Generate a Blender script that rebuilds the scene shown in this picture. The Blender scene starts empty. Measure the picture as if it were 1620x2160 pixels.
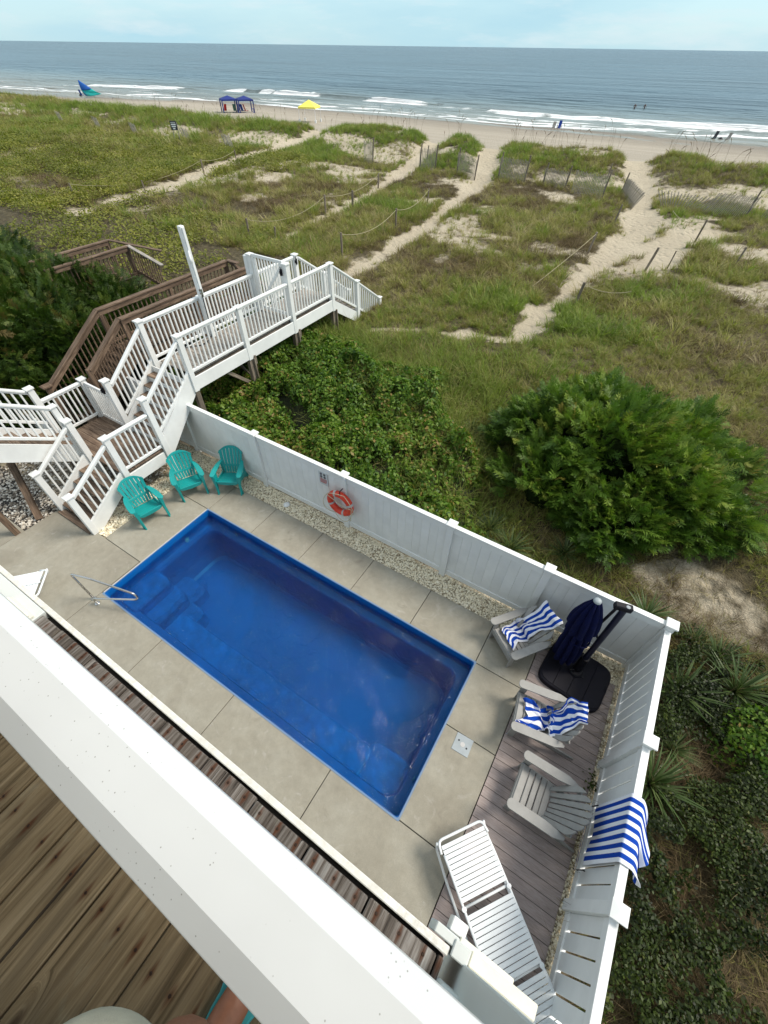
import bpy, math, random
import numpy as np
from mathutils import Vector, Matrix, noise as mnoise
R = math.radians
random.seed(7); rng = np.random.default_rng(7)
S = bpy.context.scene
# ---------------------------------------------------------------- camera
CAM = Vector((6.974, -0.760, 7.33))
pitch, roll, yaw = R(48.08), R(0.854), R(-31.561)
fw = Vector((math.sin(yaw)*math.cos(pitch), math.cos(yaw)*math.cos(pitch), -math.sin(pitch)))
rt = Vector((math.cos(yaw), -math.sin(yaw), 0)); up = rt.cross(fw)
rt2 = math.cos(roll)*rt + math.sin(roll)*up; up2 = math.cos(roll)*up - math.sin(roll)*rt
cd = bpy.data.cameras.new('camera'); cam = bpy.data.objects.new('camera', cd); S.collection.objects.link(cam)
mw = Matrix((( rt2.x, up2.x, -fw.x, CAM.x), (rt2.y, up2.y, -fw.y, CAM.y), (rt2.z, up2.z, -fw.z, CAM.z), (0,0,0,1)))
cam.matrix_world = mw
cd.sensor_fit = 'HORIZONTAL'; cd.sensor_width = 36; cd.lens = 884.0/1620*36; cd.clip_start = .05; cd.clip_end = 60000
S.camera = cam
# ---------------------------------------------------------------- light
SUN_EL, SUN_AZ = R(50), R(52)          # azimuth measured from +y towards +x
w = bpy.data.worlds.new('World'); S.world = w; w.use_nodes = True
nt = w.node_tree; nt.nodes.clear()
out = nt.nodes.new('ShaderNodeOutputWorld'); bg = nt.nodes.new('ShaderNodeBackground')
sky = nt.nodes.new('ShaderNodeTexSky'); sky.sky_type = 'NISHITA'; sky.sun_disc = False
sky.sun_elevation = SUN_EL; sky.sun_rotation = SUN_AZ; sky.air_density = 1.1; sky.dust_density = .5; sky.ozone_density = 4.0; sky.altitude = 10
bg.inputs['Strength'].default_value = .125
# thin high cloud: a soft white veil over the whole sky, a little broken
tc = nt.nodes.new('ShaderNodeTexCoord'); mp = nt.nodes.new('ShaderNodeMapping'); mp.inputs['Scale'].default_value = (1.2, 1.2, 7)
nz = nt.nodes.new('ShaderNodeTexNoise'); nz.inputs['Scale'].default_value = 2.2; nz.inputs['Detail'].default_value = 6; nz.inputs['Roughness'].default_value = .55
cr = nt.nodes.new('ShaderNodeValToRGB'); cr.color_ramp.elements[0].position = .40; cr.color_ramp.elements[0].color = (.80,.80,.80,1)
cr.color_ramp.elements[1].position = .72; cr.color_ramp.elements[1].color = (.97,.97,.97,1)
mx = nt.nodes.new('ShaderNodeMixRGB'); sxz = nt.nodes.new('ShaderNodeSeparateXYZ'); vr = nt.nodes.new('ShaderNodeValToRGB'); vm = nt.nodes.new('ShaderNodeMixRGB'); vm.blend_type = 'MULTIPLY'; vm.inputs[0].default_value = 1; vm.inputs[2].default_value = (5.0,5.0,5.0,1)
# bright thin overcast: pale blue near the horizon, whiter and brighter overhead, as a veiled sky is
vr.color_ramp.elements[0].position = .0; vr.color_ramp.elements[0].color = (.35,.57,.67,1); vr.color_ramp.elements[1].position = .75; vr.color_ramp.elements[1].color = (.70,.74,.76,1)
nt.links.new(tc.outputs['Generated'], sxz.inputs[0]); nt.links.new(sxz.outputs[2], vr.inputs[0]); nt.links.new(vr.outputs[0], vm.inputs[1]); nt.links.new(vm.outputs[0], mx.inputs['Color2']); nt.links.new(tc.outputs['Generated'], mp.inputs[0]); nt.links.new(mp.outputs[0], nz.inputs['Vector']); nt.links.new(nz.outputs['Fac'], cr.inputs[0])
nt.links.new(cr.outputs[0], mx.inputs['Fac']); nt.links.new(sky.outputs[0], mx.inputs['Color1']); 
n2 = nt.nodes.new('ShaderNodeTexNoise'); n2.inputs['Scale'].default_value = 5.5; n2.inputs['Detail'].default_value = 7; n2.inputs['Roughness'].default_value = .6; nt.links.new(mp.outputs[0], n2.inputs['Vector'])
c2 = nt.nodes.new('ShaderNodeValToRGB'); c2.color_ramp.elements[0].position = .50; c2.color_ramp.elements[0].color = (0,0,0,1); c2.color_ramp.elements[1].position = .78; c2.color_ramp.elements[1].color = (.8,.8,.8,1); nt.links.new(n2.outputs['Fac'], c2.inputs[0])
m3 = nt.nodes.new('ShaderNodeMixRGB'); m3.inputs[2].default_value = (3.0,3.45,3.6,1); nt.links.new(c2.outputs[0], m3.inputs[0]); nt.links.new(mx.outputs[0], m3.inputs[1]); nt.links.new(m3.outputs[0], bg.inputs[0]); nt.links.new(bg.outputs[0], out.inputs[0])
sd = bpy.data.lights.new('sun', 'SUN'); sd.energy = 1.9; sd.angle = R(20); sd.color = (1, .92, .81)
sun = bpy.data.objects.new('sun', sd); S.collection.objects.link(sun)
sv = Vector((math.sin(SUN_AZ)*math.cos(SUN_EL), math.cos(SUN_AZ)*math.cos(SUN_EL), math.sin(SUN_EL)))
sun.rotation_euler = sv.to_track_quat('Z', 'Y').to_euler()
S.render.engine = 'CYCLES'
vs = S.view_settings; S.display_settings.display_device = 'sRGB'
vs.view_transform = 'Standard'; vs.look = 'None'; vs.exposure = 1.05; vs.gamma = 1; vs.use_curve_mapping = False

# ---------------------------------------------------------------- helpers
W = {}
COL = S.collection
def tag(o, label=None, cat=None, group=None, kind=None):
    if label: o['label'] = label
    if cat: o['category'] = cat
    if group: o['group'] = group
    if kind: o['kind'] = kind
    return o
def link(o, parent=None, M=None):
    COL.objects.link(o)
    M = M or Matrix.Identity(4)
    if parent is not None:
        o.parent = parent; o.matrix_parent_inverse = W[parent].inverted()
    o.matrix_basis = M; W[o] = M
    return o
def thing(name, label, cat, loc=(0,0,0), group=None):
    o = bpy.data.objects.new(name, None); o.empty_display_size = .1
    link(o, None, Matrix.Translation(loc)); return tag(o, label, cat, group)
def place(root, loc, rz=0, rx=0, ry=0):
    root.matrix_basis = Matrix.Translation(loc) @ Matrix.Rotation(rz,4,'Z') @ Matrix.Rotation(rx,4,'X') @ Matrix.Rotation(ry,4,'Y')
    return root
def kids(o, _c={}):
    return [c for c in list(COL.objects) if c.parent == o]
def dup(root, loc, rz, label=None, rx=0):
    # copies a thing with its parts and sub-parts
    r = root.copy(); COL.objects.link(r); W[r] = W[root]
    for ch in list(root.children):
        c = ch.copy(); COL.objects.link(c); c.parent = r
        for g in list(ch.children):
            d = g.copy(); COL.objects.link(d); d.parent = c
    if label: r['label'] = label
    return place(r, loc, rz, rx)
class MB:
    def __init__(s): s.v = []; s.f = []; s.uv = None
    def add(s, vs_, fs):
        n = len(s.v); s.v += [tuple(p) for p in vs_]; s.f += [tuple(n+i for i in f) for f in fs]; return s
    def box(s, a, b):
        x0,y0,z0 = a; x1,y1,z1 = b
        return s.add([(x0,y0,z0),(x1,y0,z0),(x1,y1,z0),(x0,y1,z0),(x0,y0,z1),(x1,y0,z1),(x1,y1,z1),(x0,y1,z1)],
                     [(0,3,2,1),(4,5,6,7),(0,1,5,4),(1,2,6,5),(2,3,7,6),(3,0,4,7)])
    def beam(s, p, q, wd, ht, upv=(0,0,1)):
        p = Vector(p); q = Vector(q); d = (q-p).normalized(); u = Vector(upv)
        if abs(d.dot(u)) > .99: u = Vector((1,0,0))
        r = d.cross(u).normalized(); u = r.cross(d)
        c = []
        for e in (p, q):
            for a, b in ((-1,-1),(1,-1),(1,1),(-1,1)): c.append(e + r*a*wd/2 + u*b*ht/2)
        return s.add(c, [(0,1,2,3),(7,6,5,4),(0,4,5,1),(1,5,6,2),(2,6,7,3),(3,7,4,0)])
    def tube(s, pts, r, n=8, cap=True, closed=False):
        pts = [Vector(p) for p in pts]; rs = r if isinstance(r, (list,tuple)) else [r]*len(pts)
        base = len(s.v); prev = None; m = len(pts)
        for i, p in enumerate(pts):
            if closed: d = pts[(i+1)%m]-pts[i-1]
            else: d = pts[min(i+1,m-1)]-pts[max(i-1,0)]
            d.normalize()
            if prev is None:
                a = Vector((0,0,1)) if abs(d.z) < .9 else Vector((1,0,0)); u = d.cross(a).normalized()
            else: u = (prev - d*prev.dot(d)).normalized()
            prev = u; v = d.cross(u)
            for k in range(n):
                t = 2*math.pi*k/n; s.v.append(tuple(p + (u*math.cos(t)+v*math.sin(t))*rs[i]))
        for i in range(m if closed else m-1):
            j = (i+1) % m
            for k in range(n):
                a = base+i*n+k; b = base+i*n+(k+1)%n; c = base+j*n+(k+1)%n; d_ = base+j*n+k
                s.f.append((a,b,c,d_))
        if cap and not closed:
            s.f.append(tuple(base+k for k in range(n))[::-1]); s.f.append(tuple(base+(m-1)*n+k for k in range(n)))
        return s
    def prism(s, poly, z0, z1, fn=None):
        # poly in a plane (a,b) extruded along c; fn maps (a,b,c)->xyz
        fn = fn or (lambda a,b,c: (a,b,c)); n = len(poly)
        vs_ = [fn(a,b,z0) for a,b in poly] + [fn(a,b,z1) for a,b in poly]
        return s.add(vs_, [tuple(range(n))[::-1], tuple(range(n,2*n))] + [(i,(i+1)%n,n+(i+1)%n,n+i) for i in range(n)])
    def lathe(s, prof, n=24, c=(0,0,0)):
        base = len(s.v)
        for r, z in prof:
            for k in range(n):
                t = 2*math.pi*k/n; s.v.append((c[0]+r*math.cos(t), c[1]+r*math.sin(t), c[2]+z))
        for i in range(len(prof)-1):
            for k in range(n): s.f.append((base+i*n+k, base+i*n+(k+1)%n, base+(i+1)*n+(k+1)%n, base+(i+1)*n+k))
        return s
    def mesh(s, name, mat, smooth=False, fix=True):
        me = bpy.data.meshes.new(name); me.from_pydata(s.v, [], s.f)
        if fix:
            import bmesh
            bm = bmesh.new(); bm.from_mesh(me); bmesh.ops.recalc_face_normals(bm, faces=bm.faces); bm.to_mesh(me); bm.free()
        if mat: me.materials.append(mat)
        if smooth: me.polygons.foreach_set('use_smooth', [True]*len(me.polygons))
        if s.uv:
            l = me.uv_layers.new(name='UVMap')
            for lp in me.loops: l.data[lp.index].uv = s.uv[lp.vertex_index]
        me.update(); return me
    def build(s, name, mat, parent=None, M=None, smooth=False, bevel=0, seg=2, fix=True, sub=0, solid=0):
        o = bpy.data.objects.new(name, s.mesh(name, mat, smooth, fix)); link(o, parent, M)
        if solid:
            m = o.modifiers.new('s','SOLIDIFY'); m.thickness = solid; m.offset = 0
        if bevel:
            m = o.modifiers.new('b','BEVEL'); m.width = bevel; m.segments = seg; m.limit_method = 'ANGLE'; m.angle_limit = R(35)
            if smooth is False: pass
        if sub:
            m = o.modifiers.new('u','SUBSURF'); m.levels = sub; m.render_levels = sub
        return o
_cache = {}
def cbox_mesh(name, sx, sy, sz, mat, c=.003):
    key = (name, round(sx,3), round(sy,3), round(sz,3), mat.name, c)
    if key in _cache: return _cache[key]
    h = (sx/2, sy/2, sz/2); c = min(c, min(h)*.45); V = []; idx = {}
    for a in (-1,1):
        for b in (-1,1):
            for d in (-1,1):
                sg = (a,b,d)
                for k in range(3):
                    idx[(a,b,d,k)] = len(V); V.append(tuple(sg[i]*(h[i] if i == k else h[i]-c) for i in range(3)))
    F = []
    for k in range(3):
        i, j = [q for q in range(3) if q != k]
        for s_ in (-1,1):
            f = []
            for u, v in ((-1,-1),(1,-1),(1,1),(-1,1)):
                sg = [0,0,0]; sg[k] = s_; sg[i] = u; sg[j] = v; f.append(idx[(*sg,k)])
            F.append(f)
        for u in (-1,1):
            for v in (-1,1):
                f = []
                for s_, kk in ((-1,i),(-1,j),(1,j),(1,i)):
                    sg = [0,0,0]; sg[k] = s_; sg[i] = u; sg[j] = v; f.append(idx[(*sg,kk)])
                F.append(f)
    for a in (-1,1):
        for b in (-1,1):
            for d in (-1,1): F.append([idx[(a,b,d,k)] for k in range(3)])
    m = MB(); m.add(V, F); me = m.mesh(name, mat); _cache[key] = me; return me
def axes(p, q, upv=(0,0,1)):
    p = Vector(p); q = Vector(q); d = (q-p).normalized(); u = Vector(upv)
    if abs(d.dot(u)) > .999: u = Vector((1,0,0))
    y = u.cross(d).normalized(); z = d.cross(y)
    M = Matrix(((d.x,y.x,z.x,0),(d.y,y.y,z.y,0),(d.z,y.z,z.z,0),(0,0,0,1)))
    return M, (p+q)/2, (q-p).length
def bar(name, parent, mat, p, q, wd, ht, upv=(0,0,1), c=.003, M0=None):
    # one piece: a chamfered bar whose length runs along its local x
    M, mid, L = axes(p, q, upv)
    o = bpy.data.objects.new(name, cbox_mesh(name, L, wd, ht, mat, c))
    return link(o, parent, Matrix.Translation(mid) @ M)
def blk(name, parent, mat, a, b, c=.003):
    a = Vector(a); b = Vector(b); s_ = b-a
    o = bpy.data.objects.new(name, cbox_mesh(name, abs(s_.x), abs(s_.y), abs(s_.z), mat, c))
    return link(o, parent, Matrix.Translation((a+b)/2))
def inst(name, me, parent=None, M=None):
    return link(bpy.data.objects.new(name, me), parent, M)

# value noise in numpy
_perm = rng.permutation(4096)
def vnoise(x, y, s=1.0, seed=0):
    x = np.asarray(x)/s + seed*17.3 + 1000; y = np.asarray(y)/s + seed*7.7 + 1000
    xi = np.floor(x).astype(int); yi = np.floor(y).astype(int); fx = x-xi; fy = y-yi
    fx = fx*fx*(3-2*fx); fy = fy*fy*(3-2*fy)
    h = lambda a, b: _perm[(_perm[a & 4095]+b) & 4095]/4095.0
    return (h(xi,yi)*(1-fx)+h(xi+1,yi)*fx)*(1-fy)+(h(xi,yi+1)*(1-fx)+h(xi+1,yi+1)*fx)*fy
def fbm(x, y, s=1.0, seed=0, o=4):
    t = 0; a = 1; n = 0
    for i in range(o): t = t + a*vnoise(x, y, s/2**i, seed+i*3.1); n += a; a *= .5
    return t/n
def sst(a, b, x): t = np.clip((np.asarray(x, float)-a)/(b-a), 0, 1); return t*t*(3-2*t)

# ---------------------------------------------------------------- materials
class NT:
    def __init__(s, name):
        s.m = bpy.data.materials.new(name); s.m.use_nodes = True; s.t = s.m.node_tree; s.n = s.t.nodes; s.l = s.t.links
        s.b = s.n['Principled BSDF']; s.out = s.n['Material Output']
    def new(s, k, **kw):
        n = s.n.new(k)
        for a, v in kw.items(): setattr(n, a, v)
        return n
    def noise(s, vec, scale, detail=3, rough=.5, dist=0):
        n = s.new('ShaderNodeTexNoise'); n.inputs['Scale'].default_value = scale; n.inputs['Detail'].default_value = detail
        n.inputs['Roughness'].default_value = rough; n.inputs['Distortion'].default_value = dist
        s.l.new(vec, n.inputs['Vector']); return n.outputs['Fac']
    def ramp(s, fac, stops, interp='LINEAR'):
        n = s.new('ShaderNodeValToRGB'); e = n.color_ramp.elements; n.color_ramp.interpolation = interp
        while len(e) < len(stops): e.new(.5)
        for q, (p, c) in zip(e, stops):
            q.position = p; q.color = (c, c, c, 1) if isinstance(c, (int,float)) else (*c, 1)
        s.l.new(fac, n.inputs[0]); return n.outputs[0]
    def mix(s, fac, a, b, mode='MIX'):
        n = s.new('ShaderNodeMixRGB', blend_type=mode)
        for sock, v in ((n.inputs[0], fac), (n.inputs[1], a), (n.inputs[2], b)):
            if isinstance(v, (int,float)): sock.default_value = v if sock == n.inputs[0] else (v,v,v,1)
            elif isinstance(v, tuple): sock.default_value = (*v, 1)
            else: s.l.new(v, sock)
        return n.outputs[0]
    def math(s, op, a, b=0, c=None):
        n = s.new('ShaderNodeMath', operation=op)
        for i, v in enumerate([a, b] + ([c] if c is not None else [])):
            if isinstance(v, (int,float)): n.inputs[i].default_value = v
            else: s.l.new(v, n.inputs[i])
        return n.outputs[0]
    def obj(s, scale=(1,1,1), rnd=True):
        tc = s.new('ShaderNodeTexCoord'); mp = s.new('ShaderNodeMapping'); mp.inputs['Scale'].default_value = scale
        s.l.new(tc.outputs['Object'], mp.inputs[0])
        if rnd:
            oi = s.new('ShaderNodeObjectInfo'); sc = s.new('ShaderNodeVectorMath', operation='SCALE'); sc.inputs[0].default_value = (37,91,53)
            s.l.new(oi.outputs['Random'], sc.inputs['Scale']); s.l.new(sc.outputs[0], mp.inputs['Location'])
        return mp.outputs[0]
    def wpos(s, scale=(1,1,1)):
        g = s.new('ShaderNodeNewGeometry'); mp = s.new('ShaderNodeMapping'); mp.inputs['Scale'].default_value = scale
        s.l.new(g.outputs['Position'], mp.inputs[0]); return mp.outputs[0]
    def rnd(s): return s.new('ShaderNodeObjectInfo').outputs['Random']
    def bump(s, h, strength=.3, dist=.01):
        n = s.new('ShaderNodeBump'); n.inputs['Strength'].default_value = strength; n.inputs['Distance'].default_value = dist
        s.l.new(h, n.inputs['Height']); s.l.new(n.outputs[0], s.b.inputs['Normal']); return n
    def done(s, col=None, rough=.5, metal=0, spec=.5):
        if col is not None:
            if isinstance(col, tuple): s.b.inputs['Base Color'].default_value = (*col, 1)
            else: s.l.new(col, s.b.inputs['Base Color'])
        if isinstance(rough, (int,float)): s.b.inputs['Roughness'].default_value = rough
        else: s.l.new(rough, s.b.inputs['Roughness'])
        s.b.inputs['Metallic'].default_value = metal; s.b.inputs['Specular IOR Level'].default_value = spec
        return s.m
def simple(name, col, rough=.5, var=.12, scale=6, bump=.05, bscale=60, metal=0, spec=.5, rv=.06):
    t = NT(name); v = t.obj()
    n = t.noise(v, scale, 4, .6); f = t.ramp(n, [(.3, 1-var), (.7, 1+var*.4)])
    c = t.mix(1, col, f, 'MULTIPLY'); r = t.math('MULTIPLY_ADD', t.rnd(), rv*2, 1-rv)
    c = t.mix(1, c, r, 'MULTIPLY')
    if bump: t.bump(t.noise(v, bscale, 3), bump, .004)
    return t.done(c, rough, metal, spec)
def woodmat(name, c1, c2, c3, gs=1.0, rough=.75, bump=.5, contrast=1.0, rv=.15):
    # grain runs along the piece's local x
    t = NT(name); v = t.obj((1.2*gs, 16*gs, 16*gs)); v2 = t.obj((.5*gs, 5*gs, 5*gs)); v3 = t.obj((1,1,1))
    g = t.noise(v, 3.0, 6, .62, .6); g2 = t.noise(v2, 2.0, 3, .5, 1.2); blot = t.noise(v3, 2.5, 3, .5)
    c = t.ramp(g, [(.34, c1), (.5, c2), (.66, c3)]); c = t.mix(t.ramp(g2, [(.42, .55*contrast), (.56, 0.)]), c, c1)
    c = t.mix(.5, c, t.ramp(blot, [(.3, .7), (.7, 1.15)]), 'MULTIPLY')
    r = t.math('MULTIPLY_ADD', t.rnd(), rv*2, 1-rv); c = t.mix(1, c, r, 'MULTIPLY')
    t.bump(g, bump, .004); return t.done(c, rough, 0, .25)

vinyl = simple('white_vinyl', (.77,.78,.765), .38, .07, 3, .02, 200, rv=.02)
vinyl_far = simple('white_vinyl_trim', (.77,.78,.765), .45, .10, 2.2, .03, 90, rv=.02)
def speckled():
    t = NT('speckled_rail_vinyl'); v = t.obj((1,1,1), False)
    vo = t.new('ShaderNodeTexVoronoi'); vo.inputs['Scale'].default_value = 85; t.l.new(v, vo.inputs['Vector'])
    sp = t.ramp(vo.outputs['Distance'], [(.06, 1.), (.11, 0.)])
    clus = t.ramp(t.noise(v, 9, 3), [(.40, 0.), (.50, 1.)])
    sel = t.ramp(vo.outputs['Color'], [(.75, 1.), (.85, 0.)]) 
    f = t.math('MULTIPLY', t.math('MULTIPLY', sp, clus), sel); f = t.math('MULTIPLY', f, .7)
    base = t.mix(1, (.66,.68,.685), t.ramp(t.noise(v, 3, 4), [(.3,.94),(.7,1.03)]), 'MULTIPLY')
    c = t.mix(f, base, (.16,.15,.13)); t.bump(t.noise(v, 300, 2), .03, .001)
    return t.done(c, .3, 0, .5)
rail_vinyl = speckled()
def weathered_trim():
    t = NT('weathered_trim_paint'); v = t.obj((1,1,1), False)
    n = t.noise(v, 35, 6, .7); n2 = t.noise(v, 4, 3)
    c = t.ramp(n, [(.35, (.60,.58,.52)), (.6, (.80,.80,.76))]); c = t.mix(t.ramp(n2, [(.4, .5),(.6, 0.)]), c, (.66,.65,.60))
    t.bump(n, .3, .002); return t.done(c, .7, 0, .3)
trim_paint = weathered_trim()
cream_paint = simple('cream_paint', (.76,.735,.63), .6, .12, 8, .1, 60)
column_grey = simple('column_paint', (.62,.65,.63), .5, .06, 3, .03, 80)
brownwood = woodmat('brown_railing_wood', (.075,.05,.035), (.17,.115,.078), (.26,.185,.13), 1.0)
greywood = woodmat('grey_post_wood', (.10,.08,.06), (.22,.18,.14), (.34,.29,.23), 1.0)
treadwood = woodmat('stair_tread_wood', (.085,.055,.038), (.19,.135,.095), (.29,.21,.15), 1.0)
bridgewood = woodmat('bridge_plank_wood', (.17,.145,.12), (.29,.25,.21), (.40,.35,.30), 1.0)
composite = woodmat('composite_plank', (.26,.21,.195), (.345,.285,.265), (.40,.34,.32), 2.2, .7, .12, .3, .07)
palewood = woodmat('pale_fence_wood', (.22,.20,.18), (.36,.33,.29), (.50,.46,.41), 1.0)
def concrete_mat():
    t = NT('broom_concrete'); v = t.obj((1,1,1), True)
    n = t.noise(v, 1.3, 5, .6, .4); n2 = t.noise(v, 9, 5, .6); n3 = t.noise(v, 130, 2)
    c = t.ramp(n, [(.3, (0.2585,0.2369,0.1886)), (.5, (0.3008,0.2801,0.2254)), (.72, (0.3384,0.3215,0.2668))])
    c = t.mix(.5, c, t.ramp(n2, [(.3, .82), (.7, 1.12)]), 'MULTIPLY'); c = t.mix(.35, c, t.ramp(n3, [(.3, .75), (.7, 1.2)]), 'MULTIPLY')
    st = t.ramp(t.noise(v, 2.1, 4, .7, 2.5), [(.60, 0.), (.72, .45)]); c = t.mix(st, c, (.42,.40,.36))
    st2 = t.ramp(t.noise(t.obj((1.7,1.7,1.7)), 1.6, 4, .7, 1.5), [(.62, 0.), (.74, .4)]); c = t.mix(st2, c, (.17,.145,.115))
    t.bump(n3, .25, .003); return t.done(c, .82, 0, .25)
concrete = concrete_mat()
jointmat = simple('joint_dark', (.05,.045,.04), .9, .1, 5, 0)
shellm = simple('blue_fibreglass', (.0002,.110,.39), .3, .12, 2, 0)
shell_hi = simple('blue_fibreglass_tread', (.0003,.121,.41), .4, .35, 7, 0)
lipm = simple('pool_lip', (.16,.24,.36), .35, .1, 5, 0)
navy = simple('navy_canvas', (.002,.004,.035), .9, .3, 9, .3, 300, spec=.15)
blackpl = simple('black_plastic', (.006,.006,.010), .5, .3, 9, .1, 120, spec=.25)
basepl = simple('black_base_plastic', (.005,.0045,.011), .6, .3, 5, .1, 120, spec=.25)
steel = simple('stainless_steel', (.58,.57,.55), .18, .1, 20, 0, metal=1)
teal = simple('teal_plastic', (.003,.29,.28), .42, .10, 4, .04, 150, rv=.05)
greychair = simple('grey_poly_lumber', (.29,.285,.27), .6, .14, 7, .10, 90)
orange = simple('orange_ring_plastic', (.72,.055,.022), .45, .25, 7, .04, 80)
greyband = simple('grey_reflective_band', (.48,.47,.46), .5, .1, 9, 0)
ropem = simple('cream_rope', (.62,.55,.38), .9, .2, 60, .4, 300)
beachrope = simple('beach_rope', (.36,.32,.20), .9, .2, 60, 0)
lidm = simple('grey_lid_plastic', (.33,.37,.39), .5, .12, 7, .05, 90)
signm = simple('sign_plate', (.52,.55,.56), .5, .05, 7, 0)
inkm = simple('sign_black', (.02,.02,.025), .6, .05, 7, 0); redink = simple('sign_red', (.40,.05,.04), .6, .05, 7, 0)
stonem = None
def leafmat(name, stops, nscale=.5, rough=.55, trans=.25, namt=.5):
    t = NT(name); r = t.rnd(); n = t.noise(t.wpos(), nscale, 3)
    n2 = t.noise(t.wpos(), 9, 2)
    f = t.math('ADD', t.math('MULTIPLY', r, 1-namt), t.math('MULTIPLY', t.ramp(n, [(.3,0.),(.7,1.)]), namt))
    f = t.math('ADD', f, t.math('MULTIPLY', t.math('SUBTRACT', n2, .5), .5))
    c = t.ramp(f, stops); t.done(c, rough, 0, .25)
    if trans:
        tr = t.new('ShaderNodeBsdfTranslucent'); t.l.new(t.mix(1, c, (1.0,1.25,.6), 'MULTIPLY'), tr.inputs[0])
        ms = t.new('ShaderNodeMixShader'); ms.inputs[0].default_value = trans
        t.l.new(t.b.outputs[0], ms.inputs[1]); t.l.new(tr.outputs[0], ms.inputs[2]); t.l.new(ms.outputs[0], t.out.inputs[0])
    return t.m
def hue_leaf(name, stops, rough=.5, trans=.25, spec=.3):
    # colour picked from the face attribute 'hue' (each leaf its own)
    t = NT(name); at = t.new('ShaderNodeAttribute', attribute_name='hue')
    c = t.ramp(at.outputs['Fac'], stops); t.done(c, rough, 0, spec)
    tr = t.new('ShaderNodeBsdfTranslucent'); t.l.new(t.mix(1, c, (1.0,1.2,.5), 'MULTIPLY'), tr.inputs[0])
    ms = t.new('ShaderNodeMixShader'); ms.inputs[0].default_value = trans
    t.l.new(t.b.outputs[0], ms.inputs[1]); t.l.new(tr.outputs[0], ms.inputs[2]); t.l.new(ms.outputs[0], t.out.inputs[0])
    return t.m
# ================================================================ terrain
PATHS = [  # (points, half width)
 ([(3.5,12.8),(3.6,15.6),(3.9,19.5),(4.4,22.9),(4.7,27.5),(3.9,32.9),(2.4,39.9),(1.0,46.6),(.6,52)], [.30,.28,.36,.60,.80,.6,.85,.95,1.2]),
 ([(5.0,25.0),(6.0,26.2),(6.9,27.9),(8.6,30.2)], [.7,.8,.7,.3]),
 ([(5.4,22.0),(6.2,23.6),(6.4,25.5)], [.5,.8,.8]),
 ([(-4.0,12.6),(-4.2,14.3),(-4.2,16.8),(-4.6,20.3),(-5.5,26.4),(-6.8,33.4),(-9.0,40.5),(-11.5,47.4),(-12,52)], [.22,.28,.36,.42,.42,.6,.75,.95,1.2]),
 ([(-9.4,16.1),(-10.2,19.5),(-10.7,24.2),(-12.4,31.3),(-14.4,39.2),(-16.0,45.7),(-17,52)], [.22,.30,.36,.42,.65,.95,1.2]),
 ([(-21.9,13.7),(-22.2,16.8),(-22.7,20.3),(-25.1,26.4),(-26.9,32.8),(-27.7,38.6),(-29.1,45.5),(-30,52)], [.6,.75,.85,.85,.8,1.0,1.0,1.2]),
 ([(-42.0,17.9),(-42.8,22.4),(-44.2,25.8)], [.35,.55,.3]),
 ([(-1.5,10.8),(-.5,11.0),(.8,11.7),(2.2,12.3),(3.5,12.8)], [.12,.14,.14,.16,.25]),
]
def path_d(x, y):
    # signed distance to the nearest path edge (negative: on the sand)
    best = np.full(np.shape(x), 1e9)
    for pts, hw in PATHS:
        for i in range(len(pts)-1):
            (ax,ay),(bx_,by_) = pts[i], pts[i+1]; dx, dy = bx_-ax, by_-ay
            t = np.clip(((x-ax)*dx+(y-ay)*dy)/(dx*dx+dy*dy), 0, 1)
            d = np.hypot(x-ax-t*dx, y-ay-t*dy) - (hw[i]*(1-t)+hw[i+1]*t)
            best = np.minimum(best, d)
    return best
def crest_y(x): return 43.6 + 1.1*np.sin(x*.21+.6) + 1.4*(vnoise(x, x*0, 11, 3)-.5)
def hz(x, y):
    x = np.asarray(x, float); y = np.asarray(y, float)
    z = 1.18*sst(4.3, 11.5, y) - .12
    z = z + sst(5, 9, y)*(1-sst(46,50,y))*(.30*(fbm(x,y,7,1)-.5)+.12*(fbm(x,y,1.6,2)-.5))
    z = z + .07*(fbm(x,y,1.1,5)-.5)*sst(4.2,5.5,y)
    pd = path_d(x, y)
    z = z - .16*(1-sst(-.3,.5,pd))*sst(11,13,y)
    cy = crest_y(x); up_ = sst(0,1,(y-(cy-9.5))/9.5); dn = sst(0,1,(y-cy-.8)/7.0)
    gap = 1-.45*(1-sst(.0,1.3,pd))
    amp = (.86+.50*(vnoise(x,y*0,9,8)-.35)+.2*(vnoise(x,y,2.5,4)-.5))*gap*(1-.50*sst(12,45,-x))
    z = z + amp*up_*(1-dn)
    beach = -1.45-(y-55)*.0272 + .05*(fbm(x,y,9,6)-.5)
    beach = beach + .0009*np.clip(-x-110,0,200)*0 - .012*np.clip(-x-110,0,120)
    z = z*(1-dn) + beach*dn
    return z
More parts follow.
